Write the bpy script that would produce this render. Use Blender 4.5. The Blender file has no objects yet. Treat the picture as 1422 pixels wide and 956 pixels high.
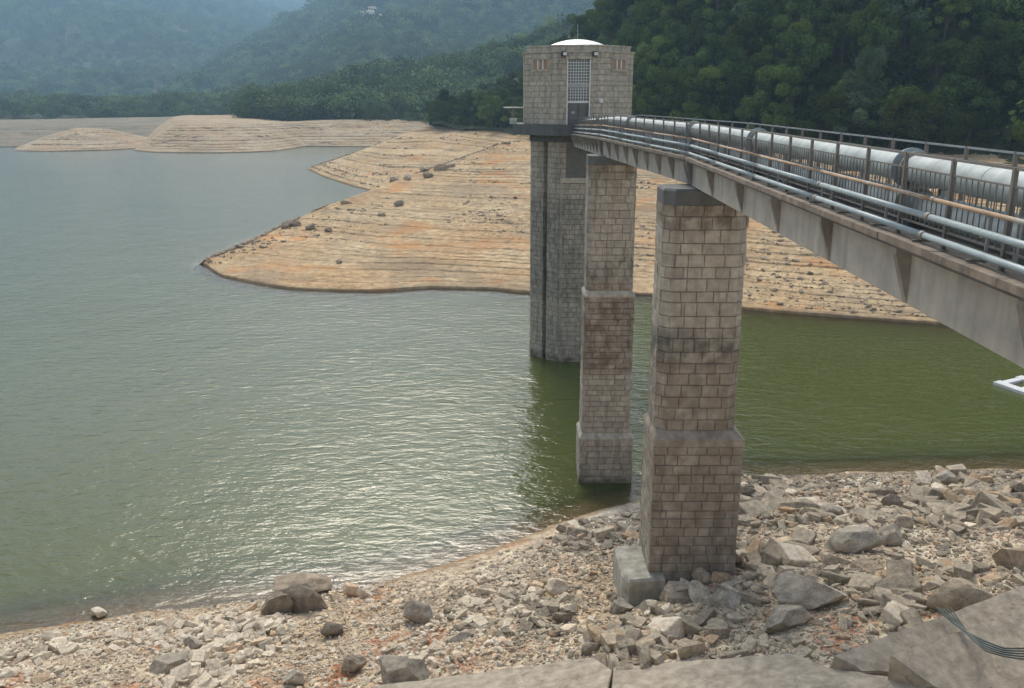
import bpy, bmesh, math, random
import numpy as np
from mathutils import Vector, Matrix

# ------------------------------------------------------------------ camera / sky / sun
SC = bpy.context.scene
COL = SC.collection
R = math.radians
H = 24.1                       # eye height above the water (z = 0)
FPX, CX, CY = 1240.0, 711.0, 478.0
PITCH = math.atan2(340.0, FPX)
CP, SP = math.cos(PITCH), math.sin(PITCH)

cam_d = bpy.data.cameras.new('camera')
cam = bpy.data.objects.new('camera', cam_d)
COL.objects.link(cam)
cam.location = (0, 0, H)
cam.rotation_euler = (math.pi / 2 - PITCH, 0, 0)
cam_d.sensor_width = 36.0
cam_d.lens = 36.0 * FPX / 1422.0
cam_d.clip_start = 0.2
cam_d.clip_end = 20000
SC.camera = cam

SUN_EL, SUN_AZ = R(45), R(-8)           # azimuth from +Y, positive to the right
world = bpy.data.worlds.new('World')
SC.world = world
world.use_nodes = True
wn = world.node_tree
wn.nodes.clear()
sky = wn.nodes.new('ShaderNodeTexSky')
sky.sky_type = 'NISHITA'
sky.sun_disc = False
sky.sun_elevation = SUN_EL
sky.sun_rotation = SUN_AZ
sky.air_density = 1.0
sky.dust_density = 2.0
sky.ozone_density = 1.0
hsv = wn.nodes.new('ShaderNodeHueSaturation')
hsv.inputs['Saturation'].default_value = 0.62
bg = wn.nodes.new('ShaderNodeBackground')
bg.inputs['Strength'].default_value = 0.13
wo = wn.nodes.new('ShaderNodeOutputWorld')
wn.links.new(sky.outputs[0], hsv.inputs['Color'])
wn.links.new(hsv.outputs[0], bg.inputs['Color'])
wn.links.new(bg.outputs[0], wo.inputs['Surface'])

sun_d = bpy.data.lights.new('sun', 'SUN')
sun_d.energy = 1.75
sun_d.angle = R(24)
sun_d.color = (1.0, 0.92, 0.79)
sun = bpy.data.objects.new('sun', sun_d)
COL.objects.link(sun)
sun.location = (-30, 100, 150)
sdir = Vector((math.sin(SUN_AZ) * math.cos(SUN_EL), math.cos(SUN_AZ) * math.cos(SUN_EL), math.sin(SUN_EL)))
sun.rotation_euler = sdir.to_track_quat('Z', 'Y').to_euler()

SC.view_settings.view_transform = 'Standard'
SC.view_settings.look = 'None'
SC.view_settings.gamma = 1.0
SC.view_settings.exposure = 0.95
SC.view_settings.use_curve_mapping = False
SC.render.engine = 'CYCLES'
SC.cycles.use_denoising = True
SC.cycles.max_bounces = 6
SC.cycles.diffuse_bounces = 3
SC.cycles.glossy_bounces = 3
SC.cycles.volume_bounces = 1
SC.cycles.transparent_max_bounces = 8
SC.cycles.caustics_reflective = False
SC.cycles.caustics_refractive = False

rng = np.random.default_rng(11)
random.seed(5)

# ------------------------------------------------------------------ pixels to places
def dep(py):
    return math.atan((py - CY) / FPX) + PITCH

def P(px, py, z=None, Y=None):
    """Point seen at a pixel of the photograph, on the level z or at the distance Y."""
    rx = (px - CX) / FPX
    ry = -(py - CY) / FPX
    d = (rx, CP + ry * SP, -SP + ry * CP)
    t = (z - H) / d[2] if z is not None else Y / d[1]
    return (d[0] * t, d[1] * t, H + d[2] * t)

def proj(x, y, z):
    z = z - H
    ax = y * CP - z * SP
    up = y * SP + z * CP
    return CX + FPX * x / ax, CY - FPX * up / ax, ax

# ------------------------------------------------------------------ numpy noise
def _hash(ix, iy, iz, seed):
    n = (ix * 374761393 + iy * 668265263 + iz * 1274126177 + seed * 974634777) & 0x7fffffff
    n = ((n ^ (n >> 13)) * 1274126177) & 0x7fffffff
    n = n ^ (n >> 16)
    return (n & 0xffffff) / float(0xffffff)

def vnoise(x, y, z=0.0, seed=0):
    x = np.asarray(x, float); y = np.asarray(y, float); z = np.asarray(z, float) + 0 * x
    ix, iy, iz = np.floor(x).astype(np.int64), np.floor(y).astype(np.int64), np.floor(z).astype(np.int64)
    fx, fy, fz = x - ix, y - iy, z - iz
    fx = fx * fx * (3 - 2 * fx); fy = fy * fy * (3 - 2 * fy); fz = fz * fz * (3 - 2 * fz)
    r = 0
    for a in (0, 1):
        for b in (0, 1):
            for c in (0, 1):
                w = (fx if a else 1 - fx) * (fy if b else 1 - fy) * (fz if c else 1 - fz)
                r = r + w * _hash(ix + a, iy + b, iz + c, seed)
    return r * 2 - 1

def fbm(x, y, z=0.0, oct=4, seed=0):
    s, a, f = 0, 1.0, 1.0
    for o in range(oct):
        s = s + a * vnoise(np.asarray(x) * f, np.asarray(y) * f, np.asarray(z) * f, seed + o * 17)
        a *= 0.5; f *= 2.03
    return s

# ------------------------------------------------------------------ object helpers
def tag(o, label=None, cat=None, group=None, kind=None):
    if label: o['label'] = label
    if cat: o['category'] = cat
    if group: o['group'] = group
    if kind: o['kind'] = kind
    return o

def empty(name, loc, label=None, cat=None, group=None):
    o = bpy.data.objects.new(name, None)
    o.empty_display_size = 0.3
    o.location = loc
    COL.objects.link(o)
    return tag(o, label, cat, group)

def link(name, me, parent=None, loc=None):
    o = bpy.data.objects.new(name, me)
    COL.objects.link(o)
    if parent is not None:
        o.parent = parent
    if loc is not None:
        o.location = loc
    return o

class MB:
    """Collects polygons for one mesh; origin is subtracted when built."""
    def __init__(s):
        s.v, s.f, s.t = [], [], []
    def poly(s, pts, tone=0.5):
        n = len(s.v)
        s.v += [tuple(p) for p in pts]
        s.f.append(tuple(range(n, n + len(pts)))); s.t.append(tone)
    def mesh(s, vs, fs, tone=0.5):
        n = len(s.v)
        s.v += [tuple(p) for p in vs]
        for f in fs:
            s.f.append(tuple(i + n for i in f)); s.t.append(tone)
    def hexa(s, b, t, tone=0.5):
        """b, t: four bottom and four top points in matching order"""
        s.mesh(list(b) + list(t), [(3, 2, 1, 0), (4, 5, 6, 7), (0, 1, 5, 4), (1, 2, 6, 5), (2, 3, 7, 6), (3, 0, 4, 7)], tone)
    def box(s, x0, x1, y0, y1, z0, z1, tone=0.5):
        s.hexa([(x0, y0, z0), (x1, y0, z0), (x1, y1, z0), (x0, y1, z0)],
               [(x0, y0, z1), (x1, y0, z1), (x1, y1, z1), (x0, y1, z1)], tone)
    def tube(s, pts, r, n=10, tone=0.5, caps=True):
        pts = [Vector(p) for p in pts]
        rs = r if isinstance(r, (list, tuple)) else [r] * len(pts)
        rings = []
        for i, p in enumerate(pts):
            d = (pts[min(i + 1, len(pts) - 1)] - pts[max(i - 1, 0)]).normalized()
            up = Vector((0, 0, 1)) if abs(d.z) < 0.9 else Vector((1, 0, 0))
            a = d.cross(up).normalized(); b = a.cross(d).normalized()
            rings.append([p + (a * math.cos(2 * math.pi * k / n) + b * math.sin(2 * math.pi * k / n)) * rs[i] for k in range(n)])
        vs = [q for ring in rings for q in ring]
        fs = []
        for i in range(len(pts) - 1):
            for k in range(n):
                fs.append((i * n + k, i * n + (k + 1) % n, (i + 1) * n + (k + 1) % n, (i + 1) * n + k))
        if caps:
            fs.append(tuple(range(n - 1, -1, -1)))
            fs.append(tuple(range((len(pts) - 1) * n, len(pts) * n)))
        s.mesh(vs, fs, tone)
    def prism(s, outline, z0, z1, tone=0.5):
        n = len(outline)
        b = [(p[0], p[1], z0) for p in outline]; t = [(p[0], p[1], z1) for p in outline]
        s.mesh(b + t, [tuple(range(n - 1, -1, -1)), tuple(range(n, 2 * n))] +
               [(i, (i + 1) % n, n + (i + 1) % n, n + i) for i in range(n)], tone)
    def build(s, name, mat, parent=None, origin=(0, 0, 0), smooth=False, kind=None, loc=None):
        me = bpy.data.meshes.new(name)
        o0 = np.array(origin, float)
        me.from_pydata([tuple(np.array(v, float) - o0) for v in s.v], [], s.f)
        at = me.attributes.new('tone', 'FLOAT', 'FACE')
        at.data.foreach_set('value', np.array(s.t, np.float32))
        if smooth:
            me.polygons.foreach_set('use_smooth', np.ones(len(s.f), bool))
        me.materials.append(mat)
        me.update()
        ob = link(name, me, parent, loc)
        if kind: ob['kind'] = kind
        return ob

def grid_mesh(name, X, Y, Z, mat, smooth=True):
    nu, nv = X.shape
    vs = np.stack([X, Y, Z], -1).reshape(-1, 3)
    i = np.arange(nu * nv).reshape(nu, nv)
    f = np.stack([i[:-1, :-1], i[1:, :-1], i[1:, 1:], i[:-1, 1:]], -1).reshape(-1, 4)
    me = bpy.data.meshes.new(name)
    me.vertices.add(len(vs)); me.vertices.foreach_set('co', vs.ravel())
    me.loops.add(f.size); me.loops.foreach_set('vertex_index', f.ravel().astype(np.int32))
    me.polygons.add(len(f))
    me.polygons.foreach_set('loop_start', np.arange(0, f.size, 4, dtype=np.int32))
    me.polygons.foreach_set('loop_total', np.full(len(f), 4, np.int32))
    me.polygons.foreach_set('use_smooth', np.full(len(f), smooth))
    me.materials.append(mat)
    me.update(); me.validate()
    return me

# ------------------------------------------------------------------ materials
def new_mat(name):
    m = bpy.data.materials.new(name)
    m.use_nodes = True
    nt = m.node_tree
    nt.nodes.clear()
    out = nt.nodes.new('ShaderNodeOutputMaterial')
    b = nt.nodes.new('ShaderNodeBsdfPrincipled')
    nt.links.new(b.outputs[0], out.inputs['Surface'])
    return m, nt, b

class N:
    """small node-graph shorthand"""
    def __init__(s, nt):
        s.nt = nt
    def node(s, t, **kw):
        n = s.nt.nodes.new(t)
        for k, v in kw.items():
            setattr(n, k, v)
        return n
    def put(s, sock, v):
        if hasattr(v, 'is_linked') or isinstance(v, bpy.types.NodeSocket):
            s.nt.links.new(v, sock)
        elif isinstance(v, (tuple, list)):
            sock.default_value = tuple(v) + (1.0,) * (len(sock.default_value) - len(v))
        else:
            sock.default_value = v
    def pos(s):
        return s.node('ShaderNodeNewGeometry').outputs['Position']
    def sep(s, v):
        n = s.node('ShaderNodeSeparateXYZ'); s.put(n.inputs[0], v); return n.outputs
    def comb(s, x, y, z):
        n = s.node('ShaderNodeCombineXYZ')
        for i, q in enumerate((x, y, z)): s.put(n.inputs[i], q)
        return n.outputs[0]
    def mul_v(s, v, k):
        n = s.node('ShaderNodeVectorMath', operation='MULTIPLY'); s.put(n.inputs[0], v); s.put(n.inputs[1], k); return n.outputs[0]
    def noise(s, v, scale, detail=4, rough=0.55, dist=0.0):
        n = s.node('ShaderNodeTexNoise')
        s.put(n.inputs['Vector'], v); n.inputs['Scale'].default_value = scale
        n.inputs['Detail'].default_value = detail; n.inputs['Roughness'].default_value = rough
        n.inputs['Distortion'].default_value = dist
        return n.outputs['Fac']
    def voro(s, v, scale, feature='F1'):
        n = s.node('ShaderNodeTexVoronoi', feature=feature)
        s.put(n.inputs['Vector'], v); n.inputs['Scale'].default_value = scale
        return n.outputs
    def math(s, op, a, b=0.0, c=None, clamp=False):
        n = s.node('ShaderNodeMath', operation=op, use_clamp=clamp)
        s.put(n.inputs[0], a); s.put(n.inputs[1], b)
        if c is not None: s.put(n.inputs[2], c)
        return n.outputs[0]
    def ramp(s, f, stops):
        n = s.node('ShaderNodeValToRGB')
        cr = n.color_ramp
        while len(cr.elements) < len(stops): cr.elements.new(0.5)
        for e, (p, c) in zip(cr.elements, stops):
            e.position = p
            e.color = (c, c, c, 1) if isinstance(c, (int, float)) else tuple(c) + (1.0,)
        s.put(n.inputs[0], f)
        return n.outputs[0]
    def mix(s, f, a, b, blend='MIX'):
        n = s.node('ShaderNodeMix', data_type='RGBA', blend_type=blend)
        s.put(n.inputs[0], f); s.put(n.inputs[6], a); s.put(n.inputs[7], b)
        return n.outputs[2]
    def attr(s, name):
        return s.node('ShaderNodeAttribute', attribute_name=name).outputs['Fac']
    def rnd(s):
        return s.node('ShaderNodeObjectInfo').outputs['Random']
    def bump(s, h, dist=0.05, strength=1.0, normal=None):
        n = s.node('ShaderNodeBump')
        n.inputs['Strength'].default_value = strength
        n.inputs['Distance'].default_value = dist
        s.put(n.inputs['Height'], h)
        if normal is not None: s.put(n.inputs['Normal'], normal)
        return n.outputs[0]
    def range(s, v, a, b, c=0.0, d=1.0):
        n = s.node('ShaderNodeMapRange'); s.put(n.inputs[0], v)
        for i, q in enumerate((a, b, c, d)): n.inputs[i + 1].default_value = q
        return n.outputs[0]

def stone_mat(name, c_lo, c_hi, stain=None):
    """dressed granite; stain = list of (z0, z1, colour, amount) bands with ragged edges"""
    m, nt, b = new_mat(name); g = N(nt)
    p = g.pos()
    col = g.ramp(g.attr('tone'), [(0.0, c_lo), (1.0, c_hi)])
    n1 = g.noise(p, 3.0, 5)
    col = g.mix(0.55, col, g.ramp(n1, [(0.3, 0.32), (0.7, 0.72)]), 'OVERLAY')
    grain = g.noise(p, 38.0, 3, 0.7)
    col = g.mix(0.4, col, g.ramp(grain, [(0.35, 0.3), (0.65, 0.7)]), 'OVERLAY')
    streak = g.noise(g.mul_v(p, (1.7, 1.7, 0.16)), 1.3, 4)
    col = g.mix(g.math('MULTIPLY', g.ramp(streak, [(0.5, 0.0), (0.72, 1.0)]), 0.45), col, (0.06, 0.06, 0.05))
    lime = g.noise(g.mul_v(p, (2.6, 2.6, 0.2)), 1.0, 5, 0.65)
    col = g.mix(g.math('MULTIPLY', g.ramp(lime, [(0.56, 0.0), (0.74, 1.0)]), 0.4), col, (0.46, 0.43, 0.37))
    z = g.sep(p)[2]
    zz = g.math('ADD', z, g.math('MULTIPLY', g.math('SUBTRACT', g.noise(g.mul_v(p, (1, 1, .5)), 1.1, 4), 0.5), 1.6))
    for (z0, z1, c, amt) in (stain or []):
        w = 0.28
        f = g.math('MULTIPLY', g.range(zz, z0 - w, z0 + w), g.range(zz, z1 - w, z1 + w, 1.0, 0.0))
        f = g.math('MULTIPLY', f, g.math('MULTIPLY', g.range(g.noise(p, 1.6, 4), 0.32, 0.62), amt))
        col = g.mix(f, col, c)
    g.put(b.inputs['Base Color'], col)
    b.inputs['Roughness'].default_value = 0.9
    b.inputs['Specular IOR Level'].default_value = 0.25
    hgt = g.math('ADD', g.noise(p, 9.0, 5, 0.65), g.math('MULTIPLY', grain, 0.35))
    g.put(b.inputs['Normal'], g.bump(hgt, 0.05, 0.8))
    return m

def flat_mat(name, c, rough=0.7, metal=0.0, var=0.35, scale=2.5, rust=None, bump=0.01, streak=0.0):
    m, nt, b = new_mat(name); g = N(nt)
    p = g.pos()
    n = g.noise(p, scale, 6, 0.62)
    col = g.mix(var, c, g.ramp(n, [(0.25, 0.12), (0.75, 0.88)]), 'OVERLAY')
    if streak:
        s = g.noise(g.mul_v(p, (2.2, 2.2, 0.22)), 1.6, 5)
        col = g.mix(g.math('MULTIPLY', g.ramp(s, [(0.45, 0.0), (0.7, 1.0)]), streak), col, (0.05, 0.045, 0.04))
    if rust:
        f = g.ramp(g.noise(p, 1.7, 6, 0.7), [(rust[1], 0.0), (rust[1] + 0.12, 1.0)])
        col = g.mix(f, col, rust[0])
    g.put(b.inputs['Base Color'], col)
    b.inputs['Roughness'].default_value = rough
    b.inputs['Metallic'].default_value = metal
    if bump:
        g.put(b.inputs['Normal'], g.bump(g.noise(p, scale * 9, 5, 0.6), bump, 0.7))
    return m

M = {}
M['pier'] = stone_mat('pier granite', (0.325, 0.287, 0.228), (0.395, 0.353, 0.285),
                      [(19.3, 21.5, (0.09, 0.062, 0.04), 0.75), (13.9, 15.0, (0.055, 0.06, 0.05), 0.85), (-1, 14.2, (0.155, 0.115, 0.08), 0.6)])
M['pier_far'] = stone_mat('far pier granite', (0.325, 0.285, 0.225), (0.40, 0.352, 0.28),
                      [(19.5, 21.4, (0.09, 0.062, 0.04), 0.55), (13.2, 14.6, (0.07, 0.07, 0.06), 0.6), (7.5, 13.0, (0.15, 0.105, 0.072), 0.8), (-1, 0.35, (0.10, 0.075, 0.05), 0.9)])
M['tower'] = stone_mat('tower granite', (0.325, 0.29, 0.23), (0.405, 0.362, 0.29),
                      [(6.0, 15.5, (0.07, 0.075, 0.065), 0.45), (-1, 0.5, (0.09, 0.07, 0.05), 0.9)])
M['house'] = stone_mat('house granite', (0.37, 0.33, 0.262), (0.45, 0.405, 0.32))
M['mortar'] = flat_mat('mortar', (0.155, 0.135, 0.108), 0.95)
M['cap'] = flat_mat('dark cap concrete', (0.10, 0.105, 0.10), 0.8, streak=0.3)
M['concrete'] = flat_mat('girder concrete', (0.345, 0.32, 0.27), 0.85, streak=0.25, var=0.3, scale=1.5)
M['concrete_shaded'] = flat_mat('bracket concrete', (0.22, 0.20, 0.165), 0.85, streak=0.5)  # girder concrete made darker, shade under the overhang painted into the colour
M['ledge'] = flat_mat('ledge brown concrete', (0.22, 0.178, 0.132), 0.85, var=0.5, rust=((0.26, 0.18, 0.11), 0.57), streak=0.5)
M['deck'] = flat_mat('deck concrete', (0.10, 0.092, 0.08), 0.9)
M['rail'] = flat_mat('railing steel', (0.165, 0.15, 0.125), 0.65, rust=((0.17, 0.11, 0.065), 0.62))
M['galv'] = flat_mat('galvanised rail', (0.30, 0.31, 0.30), 0.5, 0.3)
M['pipe'] = flat_mat('pale pipe paint', (0.39, 0.43, 0.41), 0.68, var=0.45, scale=2.2, rust=((0.24, 0.23, 0.20), 0.66), bump=0.006, streak=0.08)
M['pipe_grey'] = flat_mat('grey pipe paint', (0.26, 0.32, 0.33), 0.45, var=0.3, rust=((0.20, 0.15, 0.10), 0.66), bump=0.003)
M['pipe_rust'] = flat_mat('rusty pipe', (0.32, 0.21, 0.125), 0.7, var=0.5, rust=((0.33, 0.32, 0.28), 0.52), bump=0.003)
M['black'] = flat_mat('black rubber', (0.02, 0.02, 0.02), 0.6)
M['collar'] = flat_mat('pipe collar', (0.24, 0.21, 0.17), 0.6)
M['white'] = flat_mat('white dome paint', (0.80, 0.80, 0.78), 0.5, var=0.12)
M['white_metal'] = flat_mat('white frame paint', (0.62, 0.62, 0.59), 0.5, var=0.25)
M['door'] = flat_mat('door steel', (0.11, 0.105, 0.095), 0.6)
M['shutter'] = flat_mat('ochre shutter', (0.30, 0.20, 0.12), 0.7)
M['slab'] = flat_mat('slab concrete', (0.34, 0.288, 0.215), 0.9, var=0.6, scale=2.6, bump=0.03)
def crack(mat):
    nt = mat.node_tree; g = N(nt); b = [n for n in nt.nodes if n.type == 'BSDF_PRINCIPLED'][0]
    src = b.inputs['Base Color'].links[0].from_socket
    p = g.pos()
    w = g.node('ShaderNodeVectorMath', operation='ADD'); g.put(w.inputs[0], p); n = g.node('ShaderNodeTexNoise'); n.inputs['Scale'].default_value = 1.6; n.inputs['Detail'].default_value = 5; g.put(n.inputs['Vector'], p); g.put(w.inputs[1], n.outputs['Color'])
    e = g.voro(w.outputs[0], 0.42, 'DISTANCE_TO_EDGE')['Distance']
    f = g.math('MULTIPLY', g.ramp(e, [(0.0, 1.0), (0.012, 0.0)]), g.ramp(g.noise(p, .5, 3), [(.5, 0.0), (.62, .5)]))
    st = g.ramp(g.noise(p, 1.1, 6, .75), [(.52, 0.0), (.68, .55)])
    col = g.mix(st, src, (0.16, 0.13, 0.095)); col = g.mix(f, col, (0.06, 0.05, 0.04))
    g.put(b.inputs['Base Color'], col)
crack(M['slab'])
M['footing'] = flat_mat('footing concrete', (0.36, 0.34, 0.275), 0.9, var=0.6, scale=2.0, bump=0.02, streak=0.3)
M['cable'] = flat_mat('green grey cable', (0.06, 0.08, 0.072), 0.5)
M['float'] = flat_mat('pale float plastic', (0.66, 0.66, 0.64), 0.45, var=0.3)
M['bark'] = flat_mat('bark', (0.05, 0.042, 0.032), 0.9, scale=6)
mg, nt, b = new_mat('glass'); b.inputs['Base Color'].default_value = (0.10, 0.12, 0.12, 1); b.inputs['Roughness'].default_value = 0.15
M['glass'] = mg

def ground_mat(name, sand, pale, rust, strata=0.0, rubble=0.5, hi=None):
    m, nt, b = new_mat(name); g = N(nt)
    p = g.pos()
    z = g.sep(p)[2]
    big = g.noise(p, 0.06, 5, 0.6)
    col = g.mix(g.ramp(big, [(0.38, 0.0), (0.62, 1.0)]), sand, pale)
    mid = g.noise(p, 0.9, 6, 0.68)
    col = g.mix(0.75, col, g.ramp(mid, [(0.3, 0.22), (0.7, 0.8)]), 'OVERLAY')
    fr = g.ramp(g.noise(p, 0.09 if strata else 0.21, 6, 0.66), [(0.54 if strata else 0.555, 0.0), (0.64, 0.9)])
    col = g.mix(fr, col, rust)
    hgt = g.noise(p, 4.0, 7, 0.75)
    if strata:
        warp = g.math('MULTIPLY', g.noise(g.mul_v(p, (.05, .05, .05)), 1.0, 4), 2.2)
        zz = g.math('ADD', z, warp)
        band = g.noise(g.comb(0.0, 0.0, zz), 1.15, 5, 0.66)
        col = g.mix(strata * 0.4, col, g.ramp(band, [(0.32, 0.15), (0.5, 0.55), (0.66, 0.9)]), 'OVERLAY')
        line = g.ramp(g.noise(g.comb(g.math('MULTIPLY', g.sep(p)[0], .02), g.math('MULTIPLY', g.sep(p)[1], .02), zz), 2.3, 3, 0.6), [(0.55, 0.0), (0.61, 1.0)])
        brk = g.ramp(g.noise(p, 0.2, 5, 0.7), [(0.36, 0.0), (0.52, 1.0)])
        col = g.mix(g.math('MULTIPLY', g.math('MULTIPLY', line, brk), 0.30), col, (0.17, 0.13, 0.09))  # sediment lines, darkened to stand in for weak shading of the terrace steps
        speck = g.ramp(g.noise(p, 2.2, 6, 0.8), [(0.60, 0.0), (0.68, 1.0)])
        patch = g.ramp(g.noise(p, 0.1, 4), [(0.42, 0.0), (0.62, 1.0)])
        col = g.mix(g.math('MULTIPLY', g.math('MULTIPLY', speck, patch), 0.55), col, (0.17, 0.15, 0.125))
        p2 = g.ramp(g.noise(g.mul_v(p, (1, 1, 2.5)), 0.055, 6, 0.72), [(0.50, 0.0), (0.58, 1.0)])
        col = g.mix(g.math('MULTIPLY', p2, 0.36), col, (0.19, 0.155, 0.115))
        hgt = g.math('ADD', hgt, g.math('MULTIPLY', band, 2.0))
    col = g.mix(0.5, col, g.ramp(g.noise(p, 5.0, 5, 0.8), [(0.35, 0.25), (0.65, 0.75)]), 'OVERLAY')
    if rubble:
        vo = g.voro(p, 3.2)
        col = g.mix(rubble * 0.6, col, g.mix(1.0, (0, 0, 0), g.ramp(g.sep(vo['Color'])[0], [(0.0, 0.25), (1.0, 0.8)])), 'OVERLAY')
        hgt = g.math('SUBTRACT', hgt, g.math('MULTIPLY', vo['Distance'], 1.5))
    wet = g.range(g.math('ADD', z, g.math('MULTIPLY', g.math('SUBTRACT', mid, 0.5), 0.5)), 0.05, 0.4, 1.0, 0.0)
    col = g.mix(g.math('MULTIPLY', wet, 0.7), col, (0.17, 0.115, 0.065) if strata else (0.33, 0.225, 0.12))
    if hi:
        col = g.mix(g.range(g.math('ADD', z, g.math('MULTIPLY', g.math('SUBTRACT', big, .5), 8.0)), hi[0], hi[1]), col, hi[2])
    g.put(b.inputs['Base Color'], col)
    b.inputs['Roughness'].default_value = 0.95
    b.inputs['Specular IOR Level'].default_value = 0.15
    g.put(b.inputs['Normal'], g.bump(hgt, 0.07 if strata else 0.14, 0.9))
    
    return m

M['shore'] = ground_mat('shore gravel', (0.46, 0.345, 0.22), (0.64, 0.54, 0.40), (0.42, 0.17, 0.075), 0.0, 0.9)
M['bank'] = ground_mat('terraced bank', (0.405, 0.272, 0.142), (0.435, 0.325, 0.192), (0.46, 0.235, 0.095), 1.0, 0.0)
M['bank_far'] = ground_mat('far bank', (0.36, 0.26, 0.155), (0.42, 0.33, 0.22), (0.36, 0.245, 0.14), 0.4, 0.0)
M['bank_grass'] = ground_mat('grassy far bank', (0.17, 0.15, 0.105), (0.23, 0.195, 0.14), (0.27, 0.20, 0.13), 0.3, 0.0)
M['forest_floor'] = ground_mat('forest floor', (0.035, 0.045, 0.02), (0.05, 0.055, 0.028), (0.10, 0.065, 0.04), 0.0, 0.0)

def rock_mat(name, lo, hi, tint):
    m, nt, b = new_mat(name); g = N(nt)
    p = g.pos()
    tc = g.node('ShaderNodeTexCoord').outputs['Object']
    col = g.ramp(g.rnd(), [(0.0, lo), (0.45, tuple((a + c) / 2 for a, c in zip(lo, hi))), (0.8, hi), (1.0, tint)])
    dust = g.noise(p, 0.12, 4)
    col = g.mix(g.ramp(dust, [(0.42, 0.0), (0.62, 0.32)]), col, (0.50, 0.42, 0.31))
    n = g.noise(tc, 2.2, 6, 0.68)
    col = g.mix(0.7, col, g.ramp(n, [(0.3, 0.2), (0.7, 0.8)]), 'OVERLAY')
    fine = g.noise(p, 14.0, 4, 0.7)
    col = g.mix(0.45, col, g.ramp(fine, [(0.3, 0.25), (0.7, 0.75)]), 'OVERLAY')
    g.put(b.inputs['Base Color'], col)
    b.inputs['Roughness'].default_value = 0.92
    b.inputs['Specular IOR Level'].default_value = 0.2
    g.put(b.inputs['Normal'], g.bump(g.math('ADD', g.noise(p, 6.0, 6, 0.7), g.math('MULTIPLY', fine, 0.4)), 0.06, 0.8))
    return m

M['rock'] = rock_mat('rubble rock', (0.20, 0.168, 0.122), (0.43, 0.362, 0.262), (0.41, 0.26, 0.14))
M['rock_pale'] = rock_mat('pale rock', (0.49, 0.415, 0.305), (0.72, 0.62, 0.47), (0.56, 0.38, 0.22))
M['rock_dark'] = rock_mat('dark brown rock', (0.20, 0.165, 0.12), (0.26, 0.215, 0.158), (0.23, 0.175, 0.125))
M['rock_grey'] = rock_mat('grey rock', (0.31, 0.275, 0.215), (0.39, 0.35, 0.28), (0.34, 0.295, 0.23))
M['rock_tan'] = rock_mat('tan rock', (0.34, 0.27, 0.19), (0.38, 0.31, 0.22), (0.36, 0.28, 0.2))
M['rock_bank'] = rock_mat('bank rock', (0.24, 0.19, 0.135), (0.40, 0.32, 0.225), (0.38, 0.28, 0.19))

def leaf_mat(name, dark, light, warm):
    m = bpy.data.materials.new(name); m.use_nodes = True
    nt = m.node_tree; nt.nodes.clear(); g = N(nt)
    out = g.node('ShaderNodeOutputMaterial')
    col = g.ramp(g.attr('tone'), [(0.0, dark), (1.0, light)])
    col = g.mix(g.ramp(g.rnd(), [(0.35, 0.0), (1.0, 0.75)]), col, warm)
    hv = g.node('ShaderNodeHueSaturation'); g.put(hv.inputs['Color'], col)
    g.put(hv.inputs['Value'], g.range(g.math('FRACT', g.math('MULTIPLY', g.rnd(), 7.31)), 0.0, 1.0, 0.45, 1.9)); col = hv.outputs[0]
    d = g.node('ShaderNodeBsdfDiffuse'); g.put(d.inputs['Color'], col)
    t = g.node('ShaderNodeBsdfTranslucent'); g.put(t.inputs['Color'], g.mix(0.4, col, (0.10, 0.15, 0.02)))
    mx = g.node('ShaderNodeMixShader'); mx.inputs[0].default_value = 0.22
    nt.links.new(d.outputs[0], mx.inputs[1]); nt.links.new(t.outputs[0], mx.inputs[2])
    nt.links.new(mx.outputs[0], out.inputs['Surface'])
    return m
M['leaf'] = leaf_mat('leaf green', (0.024, 0.042, 0.014), (0.085, 0.130, 0.036), (0.100, 0.125, 0.026))
M['leaf_pale'] = leaf_mat('leaf grey green', (0.035, 0.055, 0.03), (0.085, 0.115, 0.065), (0.07, 0.10, 0.045))
M['leaf_far'] = leaf_mat('leaf far', (0.05, 0.08, 0.032), (0.15, 0.20, 0.08), (0.15, 0.175, 0.07))  # lightened leaves, part of the distance haze is painted into this colour
M['leaf_dark'] = leaf_mat('leaf painted shade', (0.016, 0.028, 0.010), (0.045, 0.072, 0.022), (0.05, 0.065, 0.018))  # undergrowth leaves darkened: the shade between crowns is put into the colour

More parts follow.
